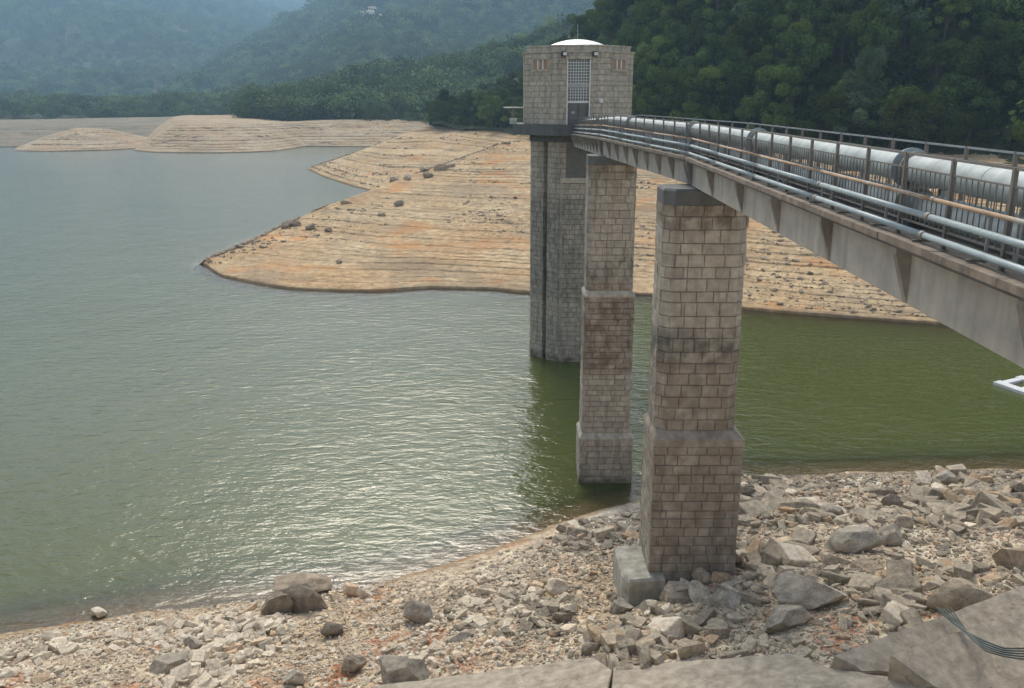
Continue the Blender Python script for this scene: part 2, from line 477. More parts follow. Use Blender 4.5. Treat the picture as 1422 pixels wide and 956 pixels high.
# ------------------------------------------------------------------ water
def water_mat():
    m = bpy.data.materials.new('reservoir water'); m.use_nodes = True
    nt = m.node_tree; nt.nodes.clear(); g = N(nt)
    out = g.node('ShaderNodeOutputMaterial')
    p = g.pos()
    mp = g.node('ShaderNodeMapping'); nt.links.new(p, mp.inputs[0])
    mp.inputs['Rotation'].default_value = (0, 0, R(-14)); mp.inputs['Scale'].default_value = (0.52, 1.0, 1.0)
    w1 = g.noise(mp.outputs[0], 1.15, 3, 0.55, 0.4)
    w2 = g.noise(mp.outputs[0], 3.6, 3, 0.55, 0.3)
    w3 = g.noise(p, 0.18, 2, 0.5)
    hgt = g.math('ADD', g.math('ADD', g.math('MULTIPLY', w1, 1.0), g.math('MULTIPLY', w2, 0.32)), g.math('MULTIPLY', w3, 1.0))
    calm = g.ramp(g.noise(p, 0.025, 3), [(0.3, 0.55), (0.7, 1.0)])
    bump = g.bump(g.math('MULTIPLY', hgt, calm), 0.15, 1.0)
    body = g.node('ShaderNodeBsdfDiffuse')
    murk = g.noise(p, 0.03, 3)
    g.put(body.inputs['Color'], g.mix(murk, (0.070, 0.083, 0.020), (0.084, 0.098, 0.026)))
    gl = g.node('ShaderNodeBsdfGlossy'); gl.inputs['Roughness'].default_value = 0.13
    g.put(gl.inputs['Normal'], bump)
    tr = g.node('ShaderNodeBsdfTransparent'); tr.inputs['Color'].default_value = (0.82, 0.80, 0.66, 1)
    d = g.attr('depth')
    clear = g.math('POWER', 2.718, g.math('MULTIPLY', d, -2.4))
    m1 = g.node('ShaderNodeMixShader'); g.put(m1.inputs[0], clear)
    nt.links.new(body.outputs[0], m1.inputs[1]); nt.links.new(tr.outputs[0], m1.inputs[2])
    fr = g.node('ShaderNodeFresnel'); fr.inputs['IOR'].default_value = 1.38
    g.put(fr.inputs['Normal'], bump)
    m2 = g.node('ShaderNodeMixShader'); g.put(m2.inputs[0], g.math('MULTIPLY', fr.outputs[0], 1.0, clamp=True))
    nt.links.new(m1.outputs[0], m2.inputs[1]); nt.links.new(gl.outputs[0], m2.inputs[2])
    nt.links.new(m2.outputs[0], out.inputs['Surface'])
    return m
M['water'] = water_mat()

# ------------------------------------------------------------------ near shore
WL = [(-1000, 1120), (-500, 985), (-200, 925), (0, 886), (130, 866), (250, 846), (380, 832), (500, 818), (600, 790), (700, 757), (780, 728), (850, 704), (900, 692),
      (1030, 664), (1130, 660), (1250, 657), (1422, 652), (1700, 640), (2100, 625)]
_w = np.array([P(x, y, z=0.0)[:2] for x, y in WL])
_o = np.argsort(_w[:, 0])
WX, WY = _w[_o, 0], _w[_o, 1]

def near_base(x, y):
    yw = np.interp(x, WX, WY)
    d = (yw - y)
    s = np.interp(x, [-25, -8, 5, 30], [0.25, 0.22, 0.235, 0.24])
    z = np.where(d > 0, d * s, np.minimum(d * 0.09, d * 0.3 + 0.5))
    z = z + np.clip(d, 0, 1.5) * 0.05
    z = z - 0.75 * np.exp(-((x - 5.0) / 1.7) ** 2 - ((y - 34.4) / 1.6) ** 2)      # hollow scoured beside the pier footing
    # the dam face climbs steeply towards the camera
    lim = np.interp(x, [-40, -10, 10, 40], [24.0, 21.0, 20.5, 20.5])
    z = z + np.clip(lim - y, 0, 60) * 0.52
    return np.minimum(z, 22.4)

def near_z(x, y):
    z = near_base(x, y)
    k = np.clip((np.interp(x, WX, WY) - y) / 4.0, 0.12, 1.0)
    return z + k * (0.28 * fbm(x * 0.22, y * 0.22, oct=4, seed=3) + 0.10 * fbm(x * 1.3, y * 1.3, oct=3, seed=9))

gx = np.concatenate([np.arange(-95, -32, 1.2), np.arange(-32, 36, 0.22), np.arange(36, 110, 1.4)])
gy = np.concatenate([np.arange(-6, 18, 1.5), np.arange(18, 60, 0.2), np.arange(60, 74, 1.0)])
GX, GY = np.meshgrid(gx, gy, indexing='ij')
me = grid_mesh('near_shore', GX, GY, near_z(GX, GY), M['shore'])
tag(link('near_shore', me), 'stony drawdown shore sloping down to the water below the camera', 'shore', kind='structure')

# water sheet, its depth known where the near shore dips under it
wx = np.concatenate([np.arange(-2900, -100, 140.0), np.arange(-100, 110, 0.8), np.arange(110, 2900, 140.0)])
wy = np.concatenate([np.arange(24, 70, 0.6), np.arange(70, 96, 3.0), np.arange(96, 320, 2.0), np.arange(320, 600, 8.0), np.arange(600, 3000, 200.0)])
WXg, WYg = np.meshgrid(wx, wy, indexing='ij')
me = grid_mesh('water', WXg, WYg, np.zeros_like(WXg), M['water'])
WATER_ME = me
WATER = tag(link('water', me), 'green rippled reservoir water', 'water', kind='structure')
DEPTH = np.where(WYg < 80, np.clip(-near_z(WXg, WYg), 0, 5), 5.0)

# ------------------------------------------------------------------ lofted terrain
def resample(ctrl, n):
    c = np.array(ctrl, float)
    t = np.linspace(0, len(c) - 1, n)
    i = np.clip(t.astype(int), 0, len(c) - 2)
    f = (t - i)[:, None]
    p0 = c[np.clip(i - 1, 0, len(c) - 1)]; p1 = c[i]; p2 = c[i + 1]; p3 = c[np.clip(i + 2, 0, len(c) - 1)]
    out = 0.5 * (2 * p1 + (p2 - p0) * f + (2 * p0 - 5 * p1 + 4 * p2 - p3) * f ** 2 + (3 * p1 - p0 - 3 * p2 + p3) * f ** 3)
    lin = p1 + (p2 - p1) * f
    return 0.5 * out + 0.5 * lin

def loft(curves, nu, nvs, bulge=None):
    cs = [resample(c, nu) for c in curves]
    rows = []
    for k in range(len(cs) - 1):
        n = nvs[k]
        for j in range(n):
            v = j / n
            q = cs[k] * (1 - v) + cs[k + 1] * v
            if bulge and bulge[k]:
                q[:, 2] += bulge[k] * math.sin(math.pi * v)
            rows.append(q)
    rows.append(cs[-1])
    A = np.stack(rows, 1)
    return A[..., 0], A[..., 1], A[..., 2]

def terrace(x, y, z, step, amt, edge=0.8):
    w = z + 0.5 * fbm(x * 0.03, y * 0.03, oct=3, seed=21)
    q = w / step + 0.25 * fbm(x * 0.08, y * 0.08, oct=3, seed=5)
    f = q - np.floor(q)
    sh = np.clip(f / edge, 0, 1) ** 1.2 * 0.25 + np.clip((f - edge) / (1 - edge), 0, 1) * 0.75
    return (sh - f) * step * amt

def back(p, d, z):
    r = math.hypot(p[0], p[1])
    return (p[0] * (1 + d / r), p[1] * (1 + d / r), z)

def terraced(under, front, crest, rear, nu, lo, hi, seed, wob=1.2, soft=0.0):
    """bank between a waterline and a crest, cut into level steps with steep little risers"""
    U, F, C, B = [resample(c, nu) for c in (under, front, crest, rear)]
    r = random.Random(seed)
    lev = [0.0]
    while lev[-1] < max(C[:, 2]): lev.append(lev[-1] + r.uniform(lo, hi) * r.choice([.6, .8, 1, 1, 1.3, 2.0]))
    Cz = np.maximum(C[:, 2], 1e-3)
    Ls = np.hypot(C[:, 0] - F[:, 0], C[:, 1] - F[:, 1]) + 1e-6
    rows = [U * (1 - v) + F * v for v in np.linspace(0, 1, 9)[:-1]]
    lev.insert(1, 0.03)
    for k in range(len(lev) - 1):
        ds = lev[k + 1] - lev[k]
        for f, g in ((0.0, 0.0), (.25, .05), (.5, .11), (.75, .17), (.93, .22), (.97, .30), (.993, .93)):
            sv = lev[k] + f * ds; zf = lev[k] + g * ds
            t = np.clip(sv / Cz, 0, 1)
            x = F[:, 0] + (C[:, 0] - F[:, 0]) * t; y = F[:, 1] + (C[:, 1] - F[:, 1]) * t
            w = (wob * fbm(x * .05, y * .05, oct=3, seed=seed) + wob * .25 * fbm(x * .4, y * .4, oct=4, seed=seed + 1)) * np.clip(sv / 1.0, 0.15, 1) * np.clip((1 - t) * 8, 0, 1)
            t = np.clip(t + np.clip(w / Ls, -.5 * t, .5 * (1 - t)), 0, 1)
            m = np.clip(0.55 + 0.55 * fbm(x * .02, y * .02, sv * .5, oct=3, seed=seed + 2), .10, .95) * (1 - soft)
            m = m * np.clip((Cz - sv) / 0.7, 0, 1)
            z = np.minimum(sv * (1 - m) + zf * m, Cz) + F[:, 2] * (1 - t)
            if k > 0 or f > 0: z = z + 0.32 * np.clip(Cz / 0.8, 0, 1) * np.clip(1 - t, 0, .3) / .3
            z = np.where(sv >= Cz, C[:, 2], z)
            rows.append(np.stack([F[:, 0] + (C[:, 0] - F[:, 0]) * t, F[:, 1] + (C[:, 1] - F[:, 1]) * t, z], 1))
    for v in np.linspace(0, 1, 24):
        rows.append(C * (1 - v) + B * v)
    A = np.stack(rows, 1)
    X, Y, Z = A[..., 0], A[..., 1], A[..., 2]
    Z = Z + np.clip(Z, 0.03, 1) * (0.10 * fbm(X * .08, Y * .08, oct=3, seed=seed + 4) + 0.05 * fbm(X * .7, Y * .7, oct=3, seed=seed + 5))
    return X, Y, Z

# main spur: front waterline and crest, column by column
SF = [(281, 367), (310, 385), (400, 402), (520, 406), (600, 401), (680, 403), (735, 408), (905, 411), (1040, 431), (1160, 441), (1325, 453), (1450, 462), (1900, 492)]
SK = [(283, 363, 0.5), (330, 343, 1.4), (400, 310, 2.7), (455, 286, 4.0), (560, 247, 7.2), (640, 220, 10.2), (715, 196, 13.0),
      (860, 197, 13.4), (1010, 204, 13.5), (1150, 209, 13.5), (1320, 214, 13.5), (1450, 219, 13.5), (1900, 240, 13.5)]
front = [P(x, y, z=0.0) for x, y in SF]
crest = [P(x, y, z=z) for x, y, z in SK]
under = [back(p, -10, -1.8) for p in front]
rear = [back(c, d, z) for c, d, z in zip(crest, [8, 20, 24, 28, 34, 40, 30, 12, 10, 10, 10, 10, 10],
                                         [-1.0, -1.5, -1.5, -1.5, -1.5, 2.0, 11.0, 13.8, 13.9, 13.9, 13.9, 13.9, 13.9])]
t0 = (front[0][0] - 4, front[0][1] + 2, -2.4)
under, front, crest, rear = [[t0] + c for c in (under, front, crest, rear)]
X, Y, Z2 = terraced(under, front, crest, rear, 900, .20, .46, 7, 1.5, 0.28)
me = grid_mesh('peninsula_bank', X, Y, Z2, M['bank'])
tag(link('peninsula_bank', me), 'bare terraced sandy spur reaching into the water behind the tower', 'bank', kind='structure')
SPUR = (X, Y, Z2)

# second spur
F2 = [(429, 236), (450, 246), (490, 259), (525, 267), (600, 275), (680, 275), (780, 275)]
K2 = [(431, 233, 0.4), (470, 220, 3.2), (510, 206, 6.4), (560, 186, 10.6), (612, 171, 13.5), (680, 178, 13.5), (780, 187, 13.5)]
f2 = [P(x, y, z=0) for x, y in F2]; k2 = [P(x, y, z=z) for x, y, z in K2]
u2 = [back(p, -10, -1.8) for p in f2]
r2 = [back(k, d, z) for k, d, z in zip(k2, [6, 30, 40, 50, 40, 20, 20], [-1, -1.5, -1.5, 3, 13.8, 13.8, 13.8])]
e2 = (f2[0][0] - 8, f2[0][1] + 4, -1.6)
u2, f2, k2, r2 = [[e2] + c for c in (u2, f2, k2, r2)]
X, Y, Z = terraced(u2, f2, k2, r2, 420, .35, .8, 17, 1.6, 0.2)
tag(link('second_spur_bank', grid_mesh('second_spur_bank', X, Y, Z, M['bank'])), 'further bare terraced spur under the dark trees', 'bank', kind='structure')
SPUR2 = (X, Y, Z)

def far_bank(name, label, F, K, seed, nu=200, mat='bank_far'):
    f = [P(x, y, z=0) for x, y in F]; k = [P(x, y, Y=d) for x, y, d in K]
    u = [back(p, -12, -1.8) for p in f]
    r = [back(p, 110, (p[2] + 2.5 if i > 0 else p[2] - 2.0) if name != 'mound_bank' else p[2] - 3.0) for i, p in enumerate(k)]
    X, Y, Z = terraced(u, f, k, r, nu * 2, .6, 1.5, seed, 3.0, 0.7)
    tag(link(name, grid_mesh(name, X, Y, Z, M[mat])), label, 'bank', kind='structure')

far_bank('far_bank', 'hazy pale far bank at the left edge', [(-420, 206), (-150, 206), (0, 205), (80, 203), (200, 202), (330, 200)],
         [(-420, 178, 560), (-150, 178, 560), (0, 177, 560), (80, 176, 570), (200, 173, 580), (330, 171, 590)], 31, mat='bank_grass')
far_bank('mound_bank', 'low bare mound on the far shore, left of the larger one', [(14, 209.5), (60, 211), (110, 210), (150, 209), (190, 207), (240, 206)],
         [(16, 208.5, 458), (60, 192, 470), (105, 178.5, 480), (150, 180, 490), (190, 189, 500), (240, 195, 510)], 41)
far_bank('headland_bank', 'broad bare headland on the far shore with sandy face', [(184, 209), (215, 212), (300, 213), (380, 210.5), (425, 204), (470, 204), (560, 204), (650, 204)],
         [(187, 208, 455), (243, 174, 480), (300, 171.5, 490), (352, 171, 495), (400, 172, 520), (455, 168, 540), (545, 167, 545), (650, 172, 550)], 51)

# wooded hill on the right: base line, ridge, plateau
HB = [(600, 172, 13.6), (670, 177, 13.6), (735, 183, 13.6), (860, 196, 13.6), (1010, 203, 13.6), (1150, 208, 13.6), (1320, 213, 13.6), (1450, 218, 13.6), (1900, 239, 13.6)]
HR = [(606, 168, 470), (670, 150, 430), (735, 112, 400), (850, -5, 385), (1010, -230, 375), (1150, -390, 365), (1320, -420, 350), (1450, -420, 340), (1900, -420, 320)]
hb = [P(x, y, z=z) for x, y, z in HB]; hr = [P(x, y, Y=d) for x, y, d in HR]
hbk = [back(p, 120, p[2] + 10) for p in hr]
hb0 = [back(p, -8, 12.2) for p in hb]
HX, HY, HZ = loft([hb0, hb, hr, hbk], 220, [6, 140, 20], [0, -6, 0])
HZ = HZ + 2.0 * fbm(HX * .02, HY * .02, oct=4, seed=61) + 0.3 * fbm(HX * .2, HY * .2, oct=3, seed=62)
tag(link('wooded_hill', grid_mesh('wooded_hill', HX, HY, HZ, M['forest_floor'])), 'steep wooded hillside behind the bridge', 'hill', kind='structure')

def mountain(name, label, base, ridge, seed, amp, nu=200, nv=120):
    b0 = [P(x, y, Y=d) for x, y, d in base]; r0 = [P(x, y, Y=d) for x, y, d in ridge]
    b1 = [back(p, -50, p[2] - 16) for p in b0]
    k0 = [back(p, 250, p[2] - 30) for p in r0]
    X, Y, Z = loft([b1, b0, r0, k0], nu, [4, nv, 16], [0, -8, 0])
    v = np.zeros(X.shape[1]); v[4:4 + nv] = np.sin(np.linspace(0, math.pi, nv))
    Z = Z + (0.15 + v[None, :]) * amp * fbm(X / (amp * 9), Y / (amp * 9), oct=5, seed=seed)
    tag(link(name, grid_mesh(name, X, Y, Z, M['forest_floor'])), label, 'hill', kind='structure')
    return X, Y, Z

HILL_A = mountain('middle_hill', 'green wooded hill rising behind the far bank', [(240, 169, 560), (330, 168, 560), (420, 167, 560), (520, 167, 560), (620, 169, 560), (760, 172, 560), (900, 174, 560)],
                  [(250, 168, 620), (330, 160, 680), (420, 142, 730), (520, 112, 760), (620, 92, 760), (760, 56, 760), (900, 22, 760)], 71, 7)
HILL_B = mountain('hazy_hill', 'hazy blue green hill behind the middle hill', [(-300, 168, 800), (150, 168, 800), (260, 167, 820), (400, 164, 900), (500, 160, 950), (560, 157, 950), (760, 145, 1000), (960, 145, 1000)],
                  [(-300, 150, 1300), (190, 150, 1350), (270, 113, 1750), (350, 66, 2150), (430, 24, 2550), (510, -8, 2800), (760, -60, 2700), (960, -90, 2700)], 81, 24)
HILL_C = mountain('far_mountain', 'far blue mountain filling the upper left', [(-500, 165, 1500), (-200, 165, 1500), (0, 165, 1500), (200, 164, 1500), (400, 161, 1900), (465, 159, 2000), (560, 155, 2200)],
                  [(-500, -110, 6000), (-200, -80, 6000), (0, -60, 6000), (200, -50, 6000), (410, 0, 6000), (468, 12, 6000), (560, -10, 6000)], 91, 60)

# ------------------------------------------------------------------ masonry
def offset_poly(pl, d):
    n = len(pl); out = []
    for i in range(n):
        a, b, c = Vector(pl[i - 1]), Vector(pl[i]), Vector(pl[(i + 1) % n])
        e1, e2 = (b - a).normalized(), (c - b).normalized()
        n1, n2 = Vector((e1.y, -e1.x)), Vector((e2.y, -e2.x))
        k = (n1 + n2); k = k / max(k.dot(n1), 0.2)
        out.append(tuple(b + k * d))
    return out

class Perim:
    """closed CCW outline measured by length"""
    def __init__(s, pl):
        s.pl = [Vector(p) for p in pl]; s.n = len(pl)
        s.cum = [0.0]
        for i in range(s.n):
            s.cum.append(s.cum[-1] + (s.pl[(i + 1) % s.n] - s.pl[i]).length)
        s.L = s.cum[-1]
    def at(s, t):
        t = t % s.L
        for i in range(s.n):
            if t <= s.cum[i + 1] + 1e-9:
                e = (s.pl[(i + 1) % s.n] - s.pl[i]); d = e.normalized()
                return s.pl[i] + d * (t - s.cum[i]), Vector((d.y, -d.x))
    def path(s, t0, t1):
        ts = [t0] + sorted(c + k * s.L for k in (-1, 0, 1) for c in s.cum[:-1] if t0 + 0.02 < c + k * s.L < t1 - 0.02) + [t1]
        pts = []
        for i, t in enumerate(ts):
            p, nn = s.at(t + (1e-6 if i == 0 else -1e-6))
            if 0 < i < len(ts) - 1:
                _, n2 = s.at(t + 1e-4); _, n1 = s.at(t - 1e-4)
                k = n1 + n2; nn = k / max(k.dot(n1), 0.3)
            pts.append((p, nn))
        return pts

def stone(mb, per, s0, s1, z0, z1, rr, rough=0.03, joint=0.009, deep=0.06):
    """one pillow-faced block between two joints of a course; its back is closed"""
    pts = per.path(s0 + joint, s1 - joint)
    za, zb = z0 + joint, z1 - joint
    tone = rr.random()
    n = len(pts)
    bev = 0.022
    proud = rr.uniform(0.0, rough)
    back_b = [(*(p - nn * deep), za) for p, nn in pts]; back_t = [(*(p - nn * deep), zb) for p, nn in pts]
    edge_b = [(*(p + nn * (proud - 0.02)), za) for p, nn in pts]; edge_t = [(*(p + nn * (proud - 0.02)), zb) for p, nn in pts]
    fr_b, fr_t = [], []
    for i, (p, nn) in enumerate(pts):
        q = p
        if i == 0: q = p + (pts[1][0] - p).normalized() * bev
        if i == n - 1: q = p + (pts[-2][0] - p).normalized() * bev
        j1, j2 = rr.uniform(-1, 1) * rough * .35, rr.uniform(-1, 1) * rough * .35
        fr_b.append((*(q + nn * (proud + 0.006 + j1)), za + bev)); fr_t.append((*(q + nn * (proud + 0.006 + j2)), zb - bev))
    vs = back_b + back_t + edge_b + edge_t + fr_b + fr_t
    B0, B1, E0, E1, F0, F1 = [k * n for k in range(6)]
    fs = []
    for i in range(n - 1):
        j = i + 1
        fs += [(F0 + i, F0 + j, F1 + j, F1 + i), (E0 + i, E0 + j, F0 + j, F0 + i), (F1 + i, F1 + j, E1 + j, E1 + i),
               (B0 + i, B0 + j, E0 + j, E0 + i), (E1 + i, E1 + j, B1 + j, B1 + i), (B1 + i, B1 + j, B0 + j, B0 + i)]
    fs += [(B0, E0, E1, B1), (E0, F0, F1, E1), (E0 + n - 1, B0 + n - 1, B1 + n - 1, E1 + n - 1), (F0 + n - 1, E0 + n - 1, E1 + n - 1, F1 + n - 1)]
    mb.mesh(vs, fs, tone)

def chamfer_rect(x0, x1, y0, y1, c):
    if c <= 0: return [(x0, y0), (x1, y0), (x1, y1), (x0, y1)]
    return [(x0 + c, y0), (x1 - c, y0), (x1, y0 + c), (x1, y1 - c), (x1 - c, y1), (x0 + c, y1), (x0, y1 - c), (x0, y0 + c)]

def masonry(parent, org, pl, z0, z1, course, mean, mat, seed, single, rough=0.03, var=0.38, budget=None, joint=0.009):
    """courses of blocks round an outline; single(p, n) says whether a block there is its own part"""
    rr = random.Random(seed)
    per = Perim(pl)
    rows = max(1, round((z1 - z0) / course)); hrow = (z1 - z0) / rows
    core = MB(); core.prism(offset_poly(pl, -0.035), z0, z1); core.build('mortar_core', M['mortar'], parent, org)
    rest = MB()
    zs = [z0 + i * hrow + (rr.uniform(-.10, .10) * hrow if 0 < i < rows else 0) for i in range(rows + 1)]
    for r in range(rows - 1, -1, -1):
        s = rr.uniform(0, mean); end = s + per.L
        cuts = [s]
        while cuts[-1] < end - mean * 1.35:
            cuts.append(cuts[-1] + mean * rr.uniform(1 - var, 1 + var))
        cuts.append(end)
        for a, b_ in zip(cuts[:-1], cuts[1:]):
            p, nn = per.at((a + b_) / 2)
            za, zb = zs[r], zs[r + 1]
            if single and single(p, nn, za) and (budget is None or budget[0] > 0):
                mb = MB(); stone(mb, per, a, b_, za, zb, rr, rough, joint)
                c = (p.x, p.y, za)
                o = mb.build('stone', mat, parent, c)
                o.location = tuple(np.array(c) - np.array(org))
                if budget is not None: budget[0] -= 1
            else:
                stone(rest, per, a, b_, za, zb, rr, rough, joint)
    if rest.f:
        rest.build('stonework', mat, parent, org, kind='stuff')

def plinth_top(parent, org, lo, hi, z0, z1, mat, name='weathered_ledge', lip=0.28):
    """sloped weathering between a wide outline and a narrow one, with a flat lip below"""
    mb = MB()
    n = len(lo)
    v = [(p[0], p[1], z0 - lip) for p in lo] + [(p[0], p[1], z0) for p in lo] + [(p[0], p[1], z1) for p in hi]
    fs = [tuple(range(n - 1, -1, -1)), tuple(range(2 * n, 3 * n))]
    for i in range(n):
        j = (i + 1) % n
        fs += [(i, j, n + j, n + i), (n + i, n + j, 2 * n + j, 2 * n + i)]
    mb.mesh(v, fs, 0.5)
    return mb.build(name, mat, parent, org)

visible = lambda p, nn, z: (nn.y < -0.3) or (nn.x < -0.5)

# near pier
S1 = 34.9
def xat(px, py, Y): return P(px, py, Y=Y)[0]
def zat(py, Y): return P(711, py, Y=Y)[2]
x0 = xat(912, 300, S1 + 1.95); x1 = xat(1040, 300, S1 + 0.2)
zc1, zc0 = zat(263, S1), zat(285, S1)
zl1, zl0, zb = zat(598, S1), zat(612, S1 - 0.4), 3.2
up1 = chamfer_rect(x0, x1, S1, S1 + 2.3, 0.36)
lo1 = chamfer_rect(x0 - 0.10, x1 + 0.34, S1 - 0.38, S1 + 2.7, 0.0)
lw1 = chamfer_rect(x0 - 0.05, x1 + 0.29, S1 - 0.33, S1 + 2.65, 0.0)
org1 = ((x0 + x1) / 2, S1 + 1.15, zb)
pier1 = empty('bridge_pier', org1, 'nearest granite bridge pier, standing on the rubble shore', 'bridge pier', 'granite piers carrying the pipe bridge')
bud = [300]
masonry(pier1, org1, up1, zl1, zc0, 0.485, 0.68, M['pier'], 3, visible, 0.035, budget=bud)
lo1c = [(p[0], p[1]) for p in lo1]
pl = plinth_top(pier1, org1, lo1c, [(x0 + .02, S1 + .02), (x1 - .02, S1 + .02), (x1 - .02, S1 + 2.28), (x0 + .02, S1 + 2.28)], zl0, zl1 + 0.01, M['pier'], lip=0.3)
masonry(pier1, org1, lw1, zb, zl0 - 0.3, 0.41, 0.66, M['pier'], 4, visible, 0.03, budget=bud)
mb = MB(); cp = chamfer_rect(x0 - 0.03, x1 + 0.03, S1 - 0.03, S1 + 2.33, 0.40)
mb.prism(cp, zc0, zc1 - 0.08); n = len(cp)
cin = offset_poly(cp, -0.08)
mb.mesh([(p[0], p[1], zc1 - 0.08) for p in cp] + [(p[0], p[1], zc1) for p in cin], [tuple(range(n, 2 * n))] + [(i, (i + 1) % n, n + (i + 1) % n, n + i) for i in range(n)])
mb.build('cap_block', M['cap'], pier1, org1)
# footing slab of the near pier
mb = MB()
tp = [(x0 - 1.28, S1 + 2.2), (x0 - 1.22, S1 - 0.45), (x0 - 0.98, S1 - 0.95), (x0 + 0.62, S1 - 0.72), (x0 + 0.62, S1 + 2.2)]
cin = offset_poly(tp, -0.09); n = len(tp)
mb.prism(tp, 2.0, 4.25); mb.mesh([(p[0], p[1], 4.25) for p in tp] + [(p[0], p[1], 4.36) for p in cin], [tuple(range(n, 2 * n))] + [(i, (i + 1) % n, n + (i + 1) % n, n + i) for i in range(n)])
mb.build('footing', M['footing'], pier1, org1)

# middle pier in the water
S2 = P(850, 668, z=0)[1]
px0, px1 = xat(813, 300, S2 + 1.8), xat(882, 300, S2 + .2)
zc1b, zc0b = zat(217, S2), zat(229, S2)
zm = zat(404, S2); zm0 = zat(410, S2)
zq = zat(600, S2); zq0 = zat(609, S2 - .3)
org2 = ((px0 + px1) / 2, S2 + 1.05, -2.0)
pier2 = empty('bridge_pier', org2, 'middle granite bridge pier rising out of the green water', 'bridge pier', 'granite piers carrying the pipe bridge')
bud = [300]
upA = chamfer_rect(px0, px1, S2, S2 + 2.1, 0.3)
upB = chamfer_rect(px0 - .08, px1 + .10, S2 - .12, S2 + 2.20, 0.12)
loB = chamfer_rect(px0 - .22, px1 + .30, S2 - .32, S2 + 2.4, 0.0)
masonry(pier2, org2, upA, zm, zc0b, 0.44, 0.68, M['pier_far'], 13, visible, 0.03, budget=bud)
plinth_top(pier2, org2, chamfer_rect(px0 - .13, px1 + .16, S2 - .18, S2 + 2.26, 0.12), chamfer_rect(px0 + .02, px1 - .02, S2 + .02, S2 + 2.08, .30), zm0, zm + .01, M['house'], lip=0.12)
masonry(pier2, org2, upB, zq, zm0 - 0.1, 0.36, 0.66, M['pier_far'], 14, lambda p, nn, z: nn.y < -0.3, 0.03, budget=bud)
plinth_top(pier2, org2, chamfer_rect(px0 - .26, px1 + .34, S2 - .36, S2 + 2.44, 0.0), [(px0 - .03, S2 - .06), (px1 + .07, S2 - .06), (px1 + .07, S2 + 2.16), (px0 - .03, S2 + 2.16)], zq0, zq + .01, M['house'], lip=0.12)
masonry(pier2, org2, loB, -2.0, zq0 - 0.12, 0.40, 0.66, M['pier_far'], 15, lambda p, nn, z: nn.y < -0.3 and z > -0.5, 0.03, budget=bud)
mb = MB(); mb.prism(chamfer_rect(px0 - .03, px1 + .03, S2 - .03, S2 + 2.13, .33), zc0b, zc1b)
mb.build('cap_block', M['cap'], pier2, org2)

# ------------------------------------------------------------------ intake tower
TX, TY = 5.95, 85.6
def octa(w, cx=TX, cy=TY, rot=0.0):
    r = w / 2 / math.cos(math.pi / 8)
    return [(cx + r * math.cos(math.pi / 8 + k * math.pi / 4 + rot - math.pi / 2 - math.pi / 4), cy + r * math.sin(math.pi / 8 + k * math.pi / 4 + rot - math.pi / 2 - math.pi / 4)) for k in range(8)]
orgT = (TX, TY, -2.0)
tower = empty('intake_tower', orgT, 'octagonal granite intake tower with white domed roof at the far end of the bridge', 'tower')
WS, WH = 8.3, 9.75
FS = TY - WS / 2; FH = TY - WH / 2
z_sl0, z_sl1 = zat(189, FH - 1.0), zat(174, FH - 1.0)
z_eave, z_corn = zat(73, FH), zat(62, FH)
# shaft: the left front facet has a deep slot, the front facet a dark box for a recess's shade under the bridge
sh = octa(WS)
def on_front(p, nn): return nn.y < -0.95
# outline with slot: build by hand, CCW starting at the left end of the front facet
s8 = WS * math.tan(math.pi / 8)
hw = s8 / 2
fl, fr_ = (TX - hw, FS), (TX + hw, FS)
ll = (TX - WS / 2, TY - hw)
e = Vector((ll[0] - fl[0], ll[1] - fl[1])); L = e.length; e = e / L
nin = Vector((e.y, -e.x)) * -1
if nin.y < 0: nin = -nin
def al(t, d=0.0):
    q = Vector(fl) + e * t + nin * d
    return (q.x, q.y)
slot0, slot1 = L * 0.40, L * 0.56
shaft_pl = [fl, fr_] + octa(WS)[2:7] + [ll, al(slot1), al(slot1, 0.55), al(slot0, 0.55), al(slot0)]
_o8 = octa(WS)
# octa() starts at the left end of the front facet and runs counter-clockwise
shaft_pl = [_o8[0], _o8[1]] + _o8[2:7] + [_o8[7]] + [al(slot1), al(slot1, 0.55), al(slot0, 0.55), al(slot0)]
masonry(tower, orgT, shaft_pl, -2.0, z_sl0 - 0.62, 0.46, 0.8, M['tower'], 23, None, 0.03, joint=0.014)
mb = MB(); mb.prism(offset_poly(octa(WS), 0.12), z_sl0 - 0.62, z_sl0); mb.build('corbel_band', M['cap'], tower, orgT)
mb = MB(); mb.prism(octa(WH + 1.9), z_sl0, z_sl1)
mb.build('balcony_slab', M['cap'], tower, orgT)
# dark box painting the shade of a recess below the bridge, with a stone sill and side jambs
ox0, ox1 = xat(786, 220, FS), xat(842, 220, FS)
oz0, oz1 = zat(247, FS), z_sl0 - 0.7
mb = MB(); mb.box(ox0, ox1, FS - 0.08, FS + 0.3, oz0, oz1, 0.2)
mb.build('recess_shade', M['door'], tower, orgT)
mb = MB(); mb.box(ox0 - 0.5, ox1 + 0.5, FS - 0.16, FS + 0.1, oz0 - 0.45, oz0 - 0.02, 0.8)
mb.build('opening_sill', M['house'], tower, orgT)
# lower sluice panel framed by two ribs
for xx in (xat(779, 300, FS), xat(846, 300, FS)):
    mb = MB(); mb.box(xx - 0.12, xx + 0.12, FS - 0.13, FS + 0.05, 3.0, oz0 - 0.47, 0.4); mb.build('panel_rib', M['tower'], tower, orgT)
